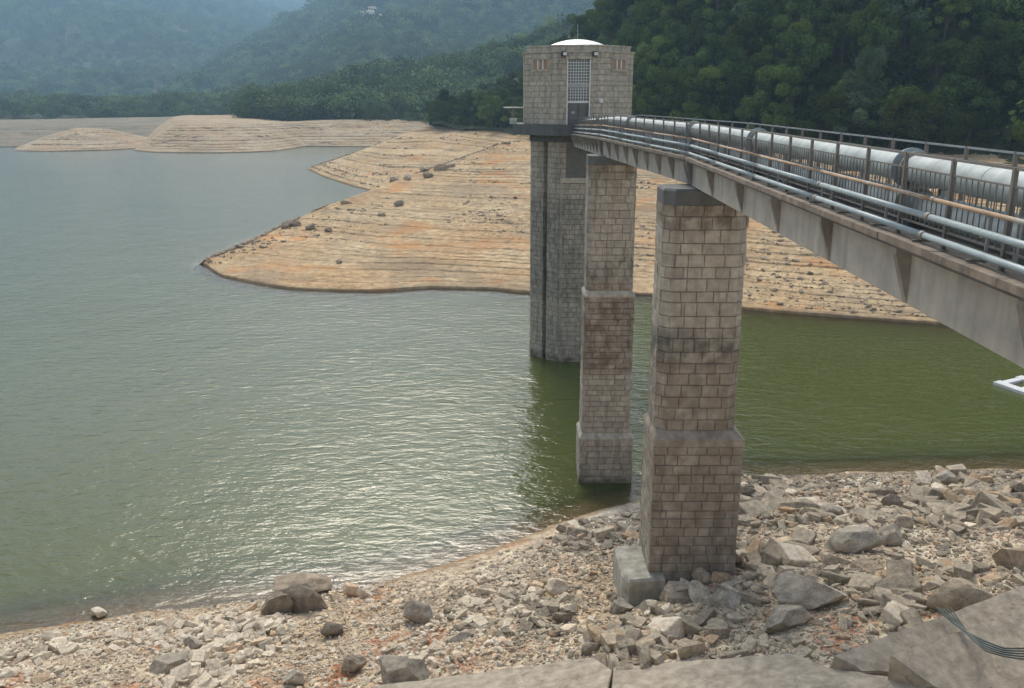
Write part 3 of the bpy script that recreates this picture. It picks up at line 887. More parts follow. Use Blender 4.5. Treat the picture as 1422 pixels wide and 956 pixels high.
# house walls with doorway and window openings shown as framed panels
masonry(tower, orgT, octa(WH), z_sl1, z_eave, 0.46, 0.85, M['house'], 33, None, 0.018, joint=0.010)
mb = MB(); mb.prism(offset_poly(octa(WH), 0.10), z_eave, z_eave + 0.16); mb.build('string_course', M['house'], tower, orgT)
masonry(tower, orgT, octa(WH - 0.55), z_eave + 0.16, z_corn - 0.14, 0.46, 1.2, M['house'], 34, None, 0.015, joint=0.008)
mb = MB(); mb.prism(octa(WH - 0.42), z_corn - 0.14, z_corn); mb.build('parapet_coping', M['house'], tower, orgT)
# low dome
rd = xat(836, 60, TY) - xat(760, 60, TY); rd = rd / 2 * 1.3
zd = max(zat(54.5, TY) - z_corn, .4)
mb = MB(); rings = 9; seg = 40; vs = []; fs = []
for i in range(rings):
    a = i / (rings - 1) * math.pi / 2
    for k in range(seg):
        rr_ = 1 - i / (rings - 1) * .999
        vs.append((TX + rd * rr_ * math.cos(2 * math.pi * k / seg), TY + rd * rr_ * math.sin(2 * math.pi * k / seg), z_corn - 0.16 + (zd + 0.12) * (1 - rr_ * rr_)))
for i in range(rings - 1):
    for k in range(seg):
        fs.append((i * seg + k, i * seg + (k + 1) % seg, (i + 1) * seg + (k + 1) % seg, (i + 1) * seg + k))
mb.mesh(vs, fs); dome = mb.build('dome', M['white'], tower, orgT, smooth=True)
mb = MB(); mb.tube([(TX, TY, z_corn + zd), (TX, TY, z_corn + zd + 1.3)], 0.03, 6); mb.build('lightning_rod', M['galv'], dome, orgT)
# doorway: white jambs, grid glazing above, steel door below
dx0, dx1 = xat(787, 120, FH), xat(819.5, 120, FH)
dz1, dz0, dzm = zat(83, FH), z_sl1, zat(143, FH)
yf = FH - 0.04
mb = MB(); mb.box(dx0 + .1, dx1 - .1, yf + 0.0, yf + 0.3, dz0, dzm)
door = mb.build('door', M['door'], tower, orgT)
mb = MB(); mb.box(dx0 + .45, dx0 + .75, yf - 0.03, yf, dz0 + .95, dz0 + 1.15); mb.build('handle', M['galv'], door, orgT)
mb = MB(); mb.box((dx0 + dx1) / 2 - .02, (dx0 + dx1) / 2 + .02, yf - 0.02, yf, dz0 + .02, dzm - .05); mb.build('door_seam', M['black'], door, orgT)
gw = MB(); gw.box(dx0 + .1, dx1 - .1, yf + 0.0, yf + 0.3, dzm + .01, dz1); gl_ = gw.build('grid_window', M['glass'], tower, orgT)
for xa, xb in ((dx0, dx0 + .09), (dx1 - .09, dx1)):
    mb = MB(); mb.box(xa, xb, yf - 0.26, yf + 0.1, dz0, dz1 + 0.02); mb.build('jamb', M['white_metal'], tower, orgT)
mb = MB(); mb.box(dx0 - .12, dx1 + .12, yf - 0.30, yf + 0.1, dz1 + .03, dz1 + .26); mb.build('lintel', M['house'], tower, orgT)
mb = MB(); mb.box(dx0 + .12, dx1 - .12, yf - 0.05, yf - .004, dzm - .02, dzm + .16); mb.build('transom', M['white_metal'], tower, orgT)
mb = MB(); zz = dzm + (dz1 - dzm) * 0.40; mb.box(dx0 + .10, dx1 - .10, yf - 0.05, yf - .004, zz - .15, zz + .15); mb.build('spandrel', M['galv'], gl_, orgT)
for k in range(1, 8):
    mb = MB(); xx = dx0 + .1 + (dx1 - dx0 - .2) * k / 8; mb.box(xx - .018, xx + .018, yf - .03, yf - .002, dzm + .17, dz1); mb.build('glazing_bar', M['white_metal'], gl_, orgT)
nh = 14
for k in range(1, nh):
    zz2 = dzm + .17 + (dz1 - dzm - .17) * k / nh
    mb = MB(); mb.box(dx0 + .1, dx1 - .1, yf - .034, yf - .003, zz2 - .018, zz2 + .018); mb.build('glazing_bar', M['white_metal'], gl_, orgT)
# facet helper for things on the slanting sides
def facet_box(mb, side, t, w, za, zb_, d0, d1):
    """box on a front side facet; t = distance along the facet from its front edge"""
    s8h = WH * math.tan(math.pi / 8)
    sx = -1 if side == 'l' else 1
    base = Vector((TX + sx * s8h / 2, FH))
    u = Vector((sx * math.cos(math.pi / 4), math.sin(math.pi / 4))); nn = Vector((sx * math.cos(math.pi / 4), -math.sin(math.pi / 4)))
    q = [base + u * (t - w / 2) + nn * d0, base + u * (t - w / 2) + nn * d1, base + u * (t + w / 2) + nn * d1, base + u * (t + w / 2) + nn * d0]
    mb.hexa([(p.x, p.y, za) for p in q], [(p.x, p.y, zb_) for p in q])
for side in 'lr':
    wz0, wz1 = zat(97, FH + 1.4), zat(83, FH + 1.4)
    mb = MB(); facet_box(mb, side, 1.95, 1.75, wz0, wz1, -0.05, 0.055)
    w = mb.build('louvre_window', M['shutter'], tower, orgT)
    fm = MB()
    facet_box(fm, side, 1.95, 1.95, wz1, wz1 + .14, -.02, .12); facet_box(fm, side, 1.95, 2.1, wz0 - .16, wz0, -.02, .17)
    facet_box(fm, side, 1.95 - .93, .12, wz0, wz1, -.02, .10); facet_box(fm, side, 1.95 + .93, .12, wz0, wz1, -.02, .10)
    fm.build('frame', M['house'], w, orgT)
    for k in (-1, 1):
        fm = MB(); facet_box(fm, side, 1.95 + k * .30, .12, wz0 + .01, wz1 - .01, -.02, .10); fm.build('mullion', M['white_metal'], w, orgT)
# flood lamps either side of the door head
for px in (782.5, 825.5):
    lx = xat(px, 73, FH)
    mb = MB(); mb.box(lx - .22, lx + .22, FH - .55, FH - .2, z_eave - .34, z_eave + .06); lamp = mb.build('flood_lamp', M['black'], tower, orgT)
    mb = MB(); mb.box(lx - .05, lx + .25, FH - .565, FH - .552, z_eave - .26, z_eave - .02); mb.build('lens', M['white_metal'], lamp, orgT)
    mb = MB(); mb.box(lx - .04, lx + .04, FH - .2, FH + .02, z_eave - .2, z_eave - .1); mb.build('bracket', M['rail'], lamp, orgT)
# small lamp by the door, right
lx = xat(834, 141, FH + .2)
mb = MB(); mb.tube([(lx, FH - .30, zat(141, FH) - .12), (lx, FH - .30, zat(141, FH) + .22)], [.16, .2], 12); mb.build('wall_lamp', M['white_metal'], tower, orgT)
mb = MB(); mb.tube([(lx - .05, FH + .25, z_sl1 + .1), (lx - .05, FH + .1, zat(140, FH))], .035, 6); mb.build('conduit', M['galv'], tower, orgT)
# lifting davit on the balcony, left
bx = xat(713, 160, TY - 2); by = TY - 2
dv = empty('davit', (bx, by, z_sl1), 'small lifting davit on the tower balcony, left of the house', 'davit')
od = (bx, by, z_sl1)
mb = MB(); mb.tube([(bx, by, z_sl1), (bx, by, zat(151, by))], .07, 8); mb.build('post', M['rail'], dv, od)
mb = MB(); mb.tube([(xat(699, 150, by), by, zat(150, by)), (xat(727, 150, by), by, zat(150, by))], .07, 8); mb.build('arm', M['galv'], dv, od)
mb = MB(); mb.tube([(bx, by, zat(160, by)), (xat(704, 150, by), by, zat(151, by))], .04, 6); mb.build('brace', M['rail'], dv, od)
mb = MB(); mb.box(bx - .35, bx + .3, by - .3, by + .3, z_sl1, z_sl1 + .5); mb.build('winch_box', M['galv'], dv, od)

# ------------------------------------------------------------------ pipe bridge
ZL = H - 2.22                                   # top of the ledge
KD = 0.0249
NODES = [(5.97 + KD * 3.0, 3.0, ZL), (5.97 + KD * 36.4, 36.4, ZL), (5.15, 55.3, ZL), (5.10, FH - 0.95, zat(185.5, FH - 0.95))]
_dirs = [Vector((b_[0] - a[0], b_[1] - a[1])).normalized() for a, b_ in zip(NODES[:-1], NODES[1:])]
_nr = []
for i in range(4):
    if i == 0: nn = Vector((_dirs[0].y, -_dirs[0].x))
    elif i == 3: nn = Vector((_dirs[2].y, -_dirs[2].x))
    else:
        n1 = Vector((_dirs[i - 1].y, -_dirs[i - 1].x)); n2 = Vector((_dirs[i].y, -_dirs[i].x)); nn = n1 + n2; nn = nn / nn.dot(n1)
    _nr.append(nn)
SLEN = [(Vector(b_[:2]) - Vector(a[:2])).length for a, b_ in zip(NODES[:-1], NODES[1:])]
def bp(sp, u, off, dz):
    a, b_ = NODES[sp], NODES[sp + 1]
    pa = Vector(a[:2]) + _nr[sp] * off; pb = Vector(b_[:2]) + _nr[sp + 1] * off
    q = pa * (1 - u) + pb * u
    return (q.x, q.y, a[2] * (1 - u) + b_[2] * u + dz)
def beam(mb, sp, u0, u1, o0, o1, d0, d1, tone=0.5):
    mb.hexa([bp(sp, u0, o0, d0), bp(sp, u0, o1, d0), bp(sp, u1, o1, d0), bp(sp, u1, o0, d0)],
            [bp(sp, u0, o0, d1), bp(sp, u0, o1, d1), bp(sp, u1, o1, d1), bp(sp, u1, o0, d1)], tone)
orgB = (NODES[1][0] + 1.45, NODES[1][1], ZL - 1.1)
bridge = empty('pipe_bridge', orgB, 'long concrete girder footbridge carrying pipes from the shore to the tower', 'bridge')
BW = 2.95
for sp in range(3):
    g0, g1 = 0.12 / SLEN[sp], 1 - 0.12 / SLEN[sp]
    if sp == 0: g0 = 0
    mb = MB(); beam(mb, sp, g0, g1, 0.03, BW - .03, -.17, -.12); mb.build('deck_slab', M['deck'], bridge, orgB)
    mb = MB(); beam(mb, sp, g0, g1, 0.30, 0.62, -1.10, -.172); mb.build('girder', M['concrete'], bridge, orgB)
    mb = MB(); beam(mb, sp, g0, g1, BW - .62, BW - .30, -1.10, -.172); mb.build('girder', M['concrete'], bridge, orgB)
    mb = MB(); beam(mb, sp, g0, g1, 0.0, 0.28, -.13, 0.0); beam(mb, sp, g0, g1, -.012, .018, -.20, .004)
    mb = MB()
    nseg = max(2, int(SLEN[sp] / 2.05))
    for k in range(nseg):
        ua, ub = g0 + (g1 - g0) * k / nseg + .004 / SLEN[sp], g0 + (g1 - g0) * (k + 1) / nseg - .010 / SLEN[sp]
        em = MB(); j = rng.uniform(-.008, .008); beam(em, sp, ua, ub, 0.0 + j, 0.27, -.118, 0.0 + j * .6); em.build('edge_coping', M['ledge'], bridge, orgB)
    mb = MB(); beam(mb, sp, g0, g1, BW - .27, BW, -.118, 0.0); mb.build('edge_coping', M['ledge'], bridge, orgB)
    # cross beam at the span ends
    for u in (g0, g1):
        du = .18 / SLEN[sp] * (1 if u == g0 else -1)
        mb = MB(); beam(mb, sp, min(u, u + du), max(u, u + du), .63, BW - .63, -1.05, -.173); mb.build('cross_beam', M['concrete'], bridge, orgB)
    # tapered brackets under the overhang
    sp_len = 4.3 if sp == 0 else 2.3
    nb = int(SLEN[sp] / sp_len)
    for k in range(nb + 1 if sp else 8):
        u = (0.25 + k * (SLEN[sp] - 0.5) / nb) / SLEN[sp]
        if sp == 0: u = ([36.1, 31.7, 27.1, 22.9, 18.8, 14.75, 10.75, 6.7, 4.0] + [4.0] * 9)[k]; u = (u - NODES[0][1]) / (NODES[1][1] - NODES[0][1])
        t = .085 / SLEN[sp]
        for oa, ob in ((0.298, 0.03), (BW - .298, BW - .03)):
            mb = MB()
            mb.mesh([bp(sp, u - t, oa, -.172), bp(sp, u - t, ob, -.172), bp(sp, u - t, ob, -.26), bp(sp, u - t, oa, -1.095),
                     bp(sp, u + t, oa, -.172), bp(sp, u + t, ob, -.172), bp(sp, u + t, ob, -.26), bp(sp, u + t, oa, -1.095)],
                    [(0, 1, 2, 3), (7, 6, 5, 4), (0, 4, 5, 1), (1, 5, 6, 2), (2, 6, 7, 3), (3, 7, 4, 0)])
            mb.build('bracket', M['concrete_shaded'], bridge, orgB)
# bearings on the piers
for node, zc in ((1, zc1), (2, zc1b)):
    for off in (0.46, BW - .46):
        for sp, u in ((node - 1, 1 - .3 / SLEN[node - 1]), (node, .3 / SLEN[node])):
            q = bp(sp, u, off, 0)
            mb = MB(); mb.box(q[0] - .16, q[0] + .16, q[1] - .12, q[1] + .12, zc + .0, ZL - 1.098); mb.build('bearing', M['black'], bridge, orgB)

# railings
PH, MIDZ, BOTZ = 1.30, 1.06, 0.16
def railing(off, name_lbl, own, seed, bay):
    rl = empty('railing', (0, 0, 0)); rl.parent = bridge
    if name_lbl: rl['label'] = name_lbl
    stuff = MB()
    count = [0]
    for sp in range(3):
        L_ = SLEN[sp]
        nb = max(3, round(L_ / bay))
        us = [(k + 0.08) / nb * (1 - .0) for k in range(nb)] + ([0.998] if sp == 2 else [])
        for zz, r, nm in ((PH, .019, 'top_rail'), (MIDZ, .014, 'mid_rail'), (BOTZ, .014, 'bottom_rail')):
            mb = MB()
            mb.hexa([bp(sp, 0.0, off - r, zz - r), bp(sp, 0.0, off + r, zz - r), bp(sp, 1.0, off + r, zz - r), bp(sp, 1.0, off - r, zz - r)],
                    [bp(sp, 0.0, off - r, zz + r), bp(sp, 0.0, off + r, zz + r), bp(sp, 1.0, off + r, zz + r), bp(sp, 1.0, off - r, zz + r)])
            mb.build(nm, M['galv'] if nm == 'top_rail' and off > 2 else M['rail'], rl, orgB)
        for i, u in enumerate(us):
            mb = MB(); t = .036 / L_
            beam(mb, sp, u - t, u + t, off - .03, off + .03, -.12, PH + .02); mb.build('post', M['rail'], rl, orgB)
            if i % 1 == 0 and off < 2 and i < len(us) - 1:
                mb = MB(); t2 = .02 / L_
                beam(mb, sp, u - t2, u + t2, 0.10, off - .03, .012, .045); mb.build('foot_bar', M['rail'], rl, orgB)
        nbal = int(L_ / .184)
        order = range(nbal - 1, -1, -1) if sp == 0 else range(nbal)
        for k in (range(nbal)):
            u = (k + .5) / nbal; t = .008 / L_
            y = bp(sp, u, off, 0)[1]
            if own and y > 10.5 and count[0] < 300:
                mb = MB(); beam(mb, sp, u - t, u + t, off - .008, off + .008, BOTZ + .015, MIDZ - .015); mb.build('baluster', M['rail'], rl, orgB)
                count[0] += 1
            else:
                beam(stuff, sp, u - t, u + t, off - .008, off + .008, BOTZ + .015, MIDZ - .015)
    stuff.build('balusters', M['rail'], rl, orgB, kind='stuff')
    rl.matrix_parent_inverse = Matrix.Identity(4)
    return rl
railing(0.62, 'near railing with brown steel posts and thin bars', True, 1, 1.82)
railing(2.55, 'far railing with a pale top rail', False, 2, 1.9)

# pipes: each run is a thing resting on the bridge
def pipe_run(name, label, cat, off, dz, r, mat, coll_mat, step, phase, breaks=(), nside=14):
    q0 = bp(0, 0.0, off, dz)
    t = empty(name, q0, label, cat)
    us = []
    for sp in range(3):
        n = max(1, round(SLEN[sp] / step))
        for k in range(n):
            us.append((sp, k / n, (k + 1) / n))
    for sp, ua, ub in us:
        g = .006 / SLEN[sp]
        mb = MB(); mb.tube([bp(sp, ua + g, off, dz), bp(sp, ub - g, off, dz)], r, nside); mb.build('pipe_length', mat, t, q0, smooth=False).data.polygons.foreach_set('use_smooth', [True] * nside + [False] * 2)
        h = .055 / SLEN[sp]
        mb = MB(); mb.tube([bp(sp, ub - h, off, dz), bp(sp, min(ub + h, 1.0) if sp < 2 or ub < .99 else ub, off, dz)], r * 1.28, nside); mb.build('coupling', coll_mat, t, q0)
    return t, q0
pr = pipe_run('rusty_pipe', 'thin rust-streaked pipe, uppermost of the three outside the near railing', 'pipe', 0.30, 0.70, .034, M['pipe_rust'], M['collar'], 5.6, 0)
pm = pipe_run('grey_pipe', 'grey blue pipe in the middle of the three outside the near railing', 'pipe', 0.26, 0.43, .052, M['pipe_grey'], M['collar'], 5.8, 0)
plw = pipe_run('grey_pipe', 'grey blue pipe just above the bridge ledge, lowest of three', 'pipe', 0.20, 0.14, .052, M['pipe_grey'], M['collar'], 5.5, 0)
# hangers that hold the thin pipes to the railing
for sp in range(3):
    n = round(SLEN[sp] / 3.64)
    for k in range(n):
        u = (k + .54) / n; t = .018 / SLEN[sp]
        mb = MB(); beam(mb, sp, u - t, u + t, 0.30, 0.59, .645, .665); beam(mb, sp, u - t, u + t, 0.26, 0.59, .355, .377); beam(mb, sp, u - t, u + t, .345, .385, .0, .70)
        mb.build('pipe_bracket', M['galv'], bridge, orgB)

big = empty('main_pipe', bp(0, 0, 1.35, .9), 'fat pale grey pipe with dark joints, upper of two large pipes on the bridge', 'pipe')
low = empty('main_pipe', bp(0, 0, 1.35, .1), 'fat pale blue pipe at deck level behind the railing bars', 'pipe')
q0 = bp(0, 0, 1.35, .9); q1 = bp(0, 0, 1.35, .1)
JO = {0: [0.05, 0.43, 0.795], 1: [0.16, 0.80], 2: [0.45, 0.9]}
for t, q, dz, r, off in ((big, q0, 0.94, .27, 1.28), (low, q1, 0.24, .27, 1.42)):
    for sp in range(3):
        js = JO[sp]; L_ = SLEN[sp]
        edges = [0.0] + js + [1.0]
        for a, b_ in zip(edges[:-1], edges[1:]):
            ga = .12 / L_ if a > 0 else 0; gb = .12 / L_ if b_ < 1 else 0
            mb = MB(); ns = 24; mb.tube([bp(sp, a + ga, off, dz), bp(sp, b_ - gb, off, dz)], r, ns, caps=False)
            o = mb.build('pipe_length', M['pipe'], t, q, smooth=True)
            n = int((b_ - a) * L_ / 3.1)
            for k in range(1, n):
                u = a + (b_ - a) * k / n; h = .02 / L_
                mb = MB(); mb.tube([bp(sp, u - h, off, dz), bp(sp, u + h, off, dz)], r + .006, ns); mb.build('weld_band', M['pipe'], t, q)
        for u in js:
            h = .13 / L_
            mb = MB(); mb.tube([bp(sp, u - h, off, dz), bp(sp, u + h, off, dz)], r * .93, 24); sl = mb.build('joint_sleeve', M['rail'], t, q)
            for k in (-1, 1):
                w1, w2 = (.11, .15)
                mb = MB(); mb.tube([bp(sp, u + k * w1 / L_, off, dz), bp(sp, u + k * w2 / L_, off, dz)], r + (.115 if k > 0 else .06), 28); mb.build('flange', M['collar'] if k < 0 else M['pipe_grey'], sl, q)
# saddles under both pipes
for sp in range(3):
    n = round(SLEN[sp] / 4.2)
    for k in range(n):
        u = (k + .35) / n; t = .08 / SLEN[sp]
        mb = MB(); beam(mb, sp, u - t, u + t, 1.0, 1.10, -.12, .70); beam(mb, sp, u - t, u + t, 1.66, 1.76, -.12, .70); beam(mb, sp, u - t, u + t, 1.0, 1.76, .60, .70)
        mb.build('pipe_saddle', M['galv'], bridge, orgB)

# ------------------------------------------------------------------ float on the water
fx = empty('floating_frame', P(1412, 537, z=0.0), 'white slatted float lying on green water at the right edge', 'float')
fo = np.array(P(1412, 537, z=0.0))
a0 = np.array(P(1382, 533, z=0.1)); a1 = np.array(P(1425, 548, z=0.1)); a2 = np.array(P(1422, 524, z=0.1))
ux, uy = a1 - a0, a2 - a0
def fpt(s, t, z): q = a0 + ux * s + uy * t; return (q[0], q[1], z)
def fbeam(s0, s1, t0, t1, nm):
    zt = .26 if nm == 'long_bar' else .22
    mb = MB(); mb.hexa([fpt(s0, t0, -.12), fpt(s1, t0, -.12), fpt(s1, t1, -.12), fpt(s0, t1, -.12)], [fpt(s0, t0, zt), fpt(s1, t0, zt), fpt(s1, t1, zt), fpt(s0, t1, zt)])
    mb.build(nm, M['float'], fx, fo)
for k in range(3): fbeam(k * .62, k * .62 + .2, 0.0, 1.72, 'cross_bar')
for k in range(3): fbeam(-.04, 1.6, k * .76 - .03, k * .76 + .2, 'long_bar')

# ------------------------------------------------------------------ concrete slabs along the bottom edge
def gz(x, y): return float(near_base(np.array([x]), np.array([y]))[0])
def on_ground(px, py, h=0.0):
    z = 5.0
    for _ in range(12):
        q = P(px, py, z=z); z = 0.5 * z + 0.5 * (gz(q[0], q[1]) + h)
    return P(px, py, z=z)
def slab(name, label, pts, mat='slab', drop=1.2, cat='slab', group='broken concrete along the shore', raw=False):
    q = list(pts) if raw else [on_ground(*p) for p in pts]
    c = np.mean(q, 0)
    n = len(q)
    # weathered top: a triangulated, gently uneven sheet with a worn arris
    bm = bmesh.new()
    vt = [bm.verts.new(Vector(p) - Vector(c)) for p in q]
    f = bm.faces.new(vt)
    if f.normal.z < 0: f.normal_flip()
    bm.normal_update()
    if f.calc_center_median() is not None and f.normal.z < 0: bmesh.ops.reverse_faces(bm, faces=[f])
    r = bmesh.ops.extrude_face_region(bm, geom=[f])
    low = [v for v in r['geom'] if isinstance(v, bmesh.types.BMVert)]
    for v in low: v.co.z -= drop
    bmesh.ops.recalc_face_normals(bm, faces=bm.faces)
    bmesh.ops.bevel(bm, geom=[e for e in bm.edges], offset=0.03, segments=2, affect='EDGES')
    bmesh.ops.triangulate(bm, faces=[f for f in bm.faces if len(f.verts) > 4])
    for _ in range(4):
        bmesh.ops.subdivide_edges(bm, edges=[e for e in bm.edges if e.calc_length() > 0.35], cuts=1, use_grid_fill=False)
        bmesh.ops.triangulate(bm, faces=[f for f in bm.faces if len(f.verts) > 4])
    co = np.array([v.co for v in bm.verts]) + c
    dz = 0.05 * fbm(co[:, 0] * 1.4, co[:, 1] * .9, co[:, 2] * .9, 3, 77) + 0.012 * fbm(co[:, 0] * 5, co[:, 1] * 5, co[:, 2] * 5, 2, 78)
    for v, d in zip(bm.verts, dz): v.co.z += d
    me = bpy.data.meshes.new(name); bm.to_mesh(me); bm.free(); me.materials.append(M[mat]); me.polygons.foreach_set('use_smooth', np.ones(len(me.polygons), bool)); me.set_sharp_from_angle(angle=R(30))
    o = link(name, me, None, tuple(c)); tag(o, label, cat, group)
    return q
SLABS = []
def plane_pts(tri, more):
    a, b_, c = [Vector(on_ground(*t)) for t in tri]
    nn = (b_ - a).cross(c - a)
    o = Vector((0, 0, H)); out = []
    for px, py in more:
        d = Vector(P(px, py, Y=20.0)) - o
        t = nn.dot(a - o) / nn.dot(d)
        out.append(tuple(o + d * t))
    return out
SLABS.append(slab('concrete_beam', 'long low concrete kerb tapering to the left at the bottom edge', [(515, 953, .25), (690, 931, .35), (822, 913, .4), (850, 930, .4), (838, 985, .3), (520, 985, .25)]))
SLABS.append(slab('concrete_slab', 'flat grey concrete slab at the bottom, below the nearest pier', plane_pts([(852, 926, .30), (1098, 908, .30), (1300, 980, .25)], [(852, 926), (985, 915), (1098, 908), (1152, 926), (1330, 960), (1330, 1010), (846, 1000)]), raw=True))
SLABS.append(slab('concrete_block', 'wedge shaped concrete block with a small dark triangular end', plane_pts([(1157, 910, .75), (1197, 934, .27), (1330, 848, .70)], [(1157, 910), (1197, 934), (1260, 934), (1440, 860), (1450, 800), (1330, 847)]), raw=True))
SLABS.append(slab('concrete_block', 'large tilted concrete block with a dark triangular end, under the cables', plane_pts([(1236, 911, 1.15), (1302, 958, .32), (1345, 872, 1.15)], [(1236, 911), (1302, 958), (1380, 1012), (1520, 1000), (1500, 805), (1345, 872)]), raw=True))
# bundle of cables over the block
cb = empty('cable_bundle', on_ground(1370, 895, 1.1), 'bundle of thin green grey cables lying over the tilted concrete block', 'cables')
co_ = np.array(cb.location)
for k in range(5):
    d = (k - 2) * 4.0
    pts = [on_ground(1310 + d * 1.2, 846 - abs(d) * .3, 1.0), on_ground(1322 + d * .9, 858, 1.36), on_ground(1343 + d * .4, 880 + d * .4, 1.34), on_ground(1368, 897 + d * .8, 1.28), on_ground(1395, 906 + d * .7, 1.22), on_ground(1432, 908 + d, 1.20), on_ground(1500, 900 + d, 1.2)]
    c = resample(pts, 28)
    mb = MB(); mb.tube([tuple(p) for p in c], .027, 7); mb.build('cable', M['cable'], cb, co_, smooth=True)

# ------------------------------------------------------------------ rocks
def rock_mesh(name, seed, sub=2, planes=10, mat='rock', squash=(1, .8, .6), rough=0.05):
    r = np.random.default_rng(seed)
    bm = bmesh.new()
    bmesh.ops.create_icosphere(bm, subdivisions=sub, radius=1.0)
    co = np.array([v.co for v in bm.verts])
    for _ in range(planes):
        nn = r.normal(size=3); nn /= np.linalg.norm(nn)
        d = r.uniform(0.45, 0.82)
        over = co @ nn - d
        co = co - np.clip(over, 0, None)[:, None] * nn
    co = co * (1 + rough * fbm(co[:, 0] * 2 + seed, co[:, 1] * 2, co[:, 2] * 2, 3, seed)[:, None])
    co = co / np.abs(co).max(0) * np.array(squash)
    for v, p in zip(bm.verts, co): v.co = p
    me = bpy.data.meshes.new(name); bm.to_mesh(me); bm.free()
    me.materials.append(M[mat])
    if sub >= 3:
        me.polygons.foreach_set('use_smooth', np.ones(len(me.polygons), bool))
        try:
            me.set_sharp_from_angle(angle=R(26))
        except Exception:
            pass
    return me

def place_rock(name, me, x, y, z, sx, sy, sz, rz, tilt, label, group=None, cat='rock'):
    o = link(name, me)
    o.location = (x, y, z); o.scale = (sx, sy, sz)
    o.rotation_euler = (tilt[0], tilt[1], rz)
    return tag(o, label, cat, group)

BOULD = [  # px, base py, width px, height px, material, seed, label
    (383, 856, 44, 44, 'rock_dark', 261, 'upright dark brown boulder at the left waterside, left of its pair'),
    (424, 855, 62, 50, 'rock_dark', 242, 'larger dark brown boulder of the pair at the left waterside'),
    (412, 828, 80, 26, 'rock_tan', 203, 'pale rock slab right behind the dark boulder pair'),
    (487, 828, 24, 24, 'rock_pale', 204, 'pale upright block at the water edge right of the dark boulders'),
    (507, 829, 20, 16, 'rock_pale', 205, 'small pale block beside the pale upright block at the water'),
    (577, 862, 44, 30, 'rock_grey', 206, 'grey angular block standing alone above the sandy beach'),
    (558, 950, 72, 42, 'rock_grey', 207, 'broad grey boulder resting against the concrete kerb'),
    (490, 933, 34, 24, 'rock_dark', 208, 'dark grey rock left of the boulder at the concrete kerb'),
    (405, 950, 34, 20, 'rock_grey', 209, 'blue grey rock at the bottom edge, left of centre'),
    (455, 885, 36, 26, 'rock_dark', 210, 'dark pointed rock below the dark boulder pair'),
    (1186, 775, 90, 44, 'rock_grey', 211, 'big flat grey boulder in the middle of the right rubble'),
    (1238, 758, 38, 32, 'rock_grey', 212, 'grey angular rock touching the big flat boulder on its right'),
    (1255, 738, 28, 26, 'rock_tan', 213, 'tan pointed rock just behind the big flat boulder'),
    (1345, 853, 92, 56, 'rock_tan', 214, 'large rounded tan boulder beside the concrete block'),
    (1133, 846, 92, 48, 'rock_grey', 215, 'grey wedge boulder with a slanting pale face'),
    (1096, 874, 74, 34, 'rock_grey', 216, 'flat grey slab of rock below the grey wedge boulder'),
    (1240, 702, 26, 18, 'rock_dark', 217, 'small dark rock on the orange soil near the water'),
    (1320, 670, 30, 18, 'rock_grey', 218, 'rounded stone sitting on the waterline at right'),
    (1412, 798, 46, 48, 'rock_tan', 219, 'tan boulder cut off by the right edge of the picture'),
    (862, 852, 34, 26, 'rock_grey', 220, 'grey rock tucked under the pier footing'),
    (942, 832, 44, 32, 'rock_tan', 221, 'tan block leaning on stones in front of the nearest pier'),
    (1012, 848, 46, 28, 'rock_grey', 222, 'blue grey slab of rock in front of the nearest pier'),
    (1006, 802, 36, 28, 'rock_tan', 223, 'rounded tan stone at the right foot of the nearest pier'),
    (978, 812, 28, 24, 'rock_tan', 224, 'smaller tan stone against the front of the nearest pier'),
    (770, 828, 40, 26, 'rock_pale', 225, 'pale grey boulder on the beach left of the pier footing'),
    (782, 864, 26, 16, 'rock_dark', 226, 'small dark rock below the pale beach boulder'),
    (1168, 794, 42, 30, 'rock_tan', 227, 'pointed tan rock below the big flat boulder'),
    (960, 912, 38, 28, 'rock_tan', 228, 'rounded tan rock just above the flat concrete slab'),
    (822, 912, 26, 22, 'rock_dark', 229, 'dark rock at the right end of the concrete kerb'),
    (873, 892, 30, 24, 'rock_grey', 230, 'grey rock right of the dark rock at the kerb'),
    (1160, 720, 40, 22, 'rock_grey', 231, 'grey rock right of the pier near the orange soil'),
    (1080, 772, 40, 18, 'rock_tan', 232, 'flat tan rock right of the nearest pier base'),
    (1215, 800, 54, 24, 'rock_tan', 233, 'long tan rock right of the grey wedge boulder'),
    (136, 858, 26, 14, 'rock_pale', 234, 'pale rock standing out on the left waterline'),
    (640, 895, 38, 20, 'rock_grey', 235, 'flat grey rock in the rubble above the concrete kerb'),
    (225, 940, 60, 26, 'rock_grey', 236, 'grey slab of rock with a dark hollow at the lower left'),
    (265, 905, 26, 26, 'rock_grey', 237, 'upright grey rock in the pale gravel at lower left'),
    (840, 945, 24, 18, 'rock_dark', 238, 'dark rock wedged in the gap between the concrete pieces'),
]
AV = [(x0 - 0.9, x1 + 0.45, S1 - 0.7, S1 + 2.8)]
used = []
for px, py, w, h, mt, seed, lab in BOULD:
    q = on_ground(px, py, 0.02)
    _, _, ax = proj(*q)
    k = ax / FPX
    me = rock_mesh('boulder', seed, 4, 14, mt, (1, 1, 1), 0.10)
    sx = w * k / 2 * 1.12; sz = h * k / 2 * 1.2; sy = max(sx * .62, sz * .75)
    y = q[1] + sy * .8
    z = gz(q[0], y) + sz * 0.5
    rr = random.Random(seed)
    place_rock('boulder', me, q[0], y, z, sx, sy, sz, rr.uniform(-.25, .25), (rr.uniform(-.12, .12), rr.uniform(-.12, .12)), lab, None, 'boulder')
    used.append((q[0], y, max(sx, sy)))
# slanting pale face on the grey wedge comes from its own planes

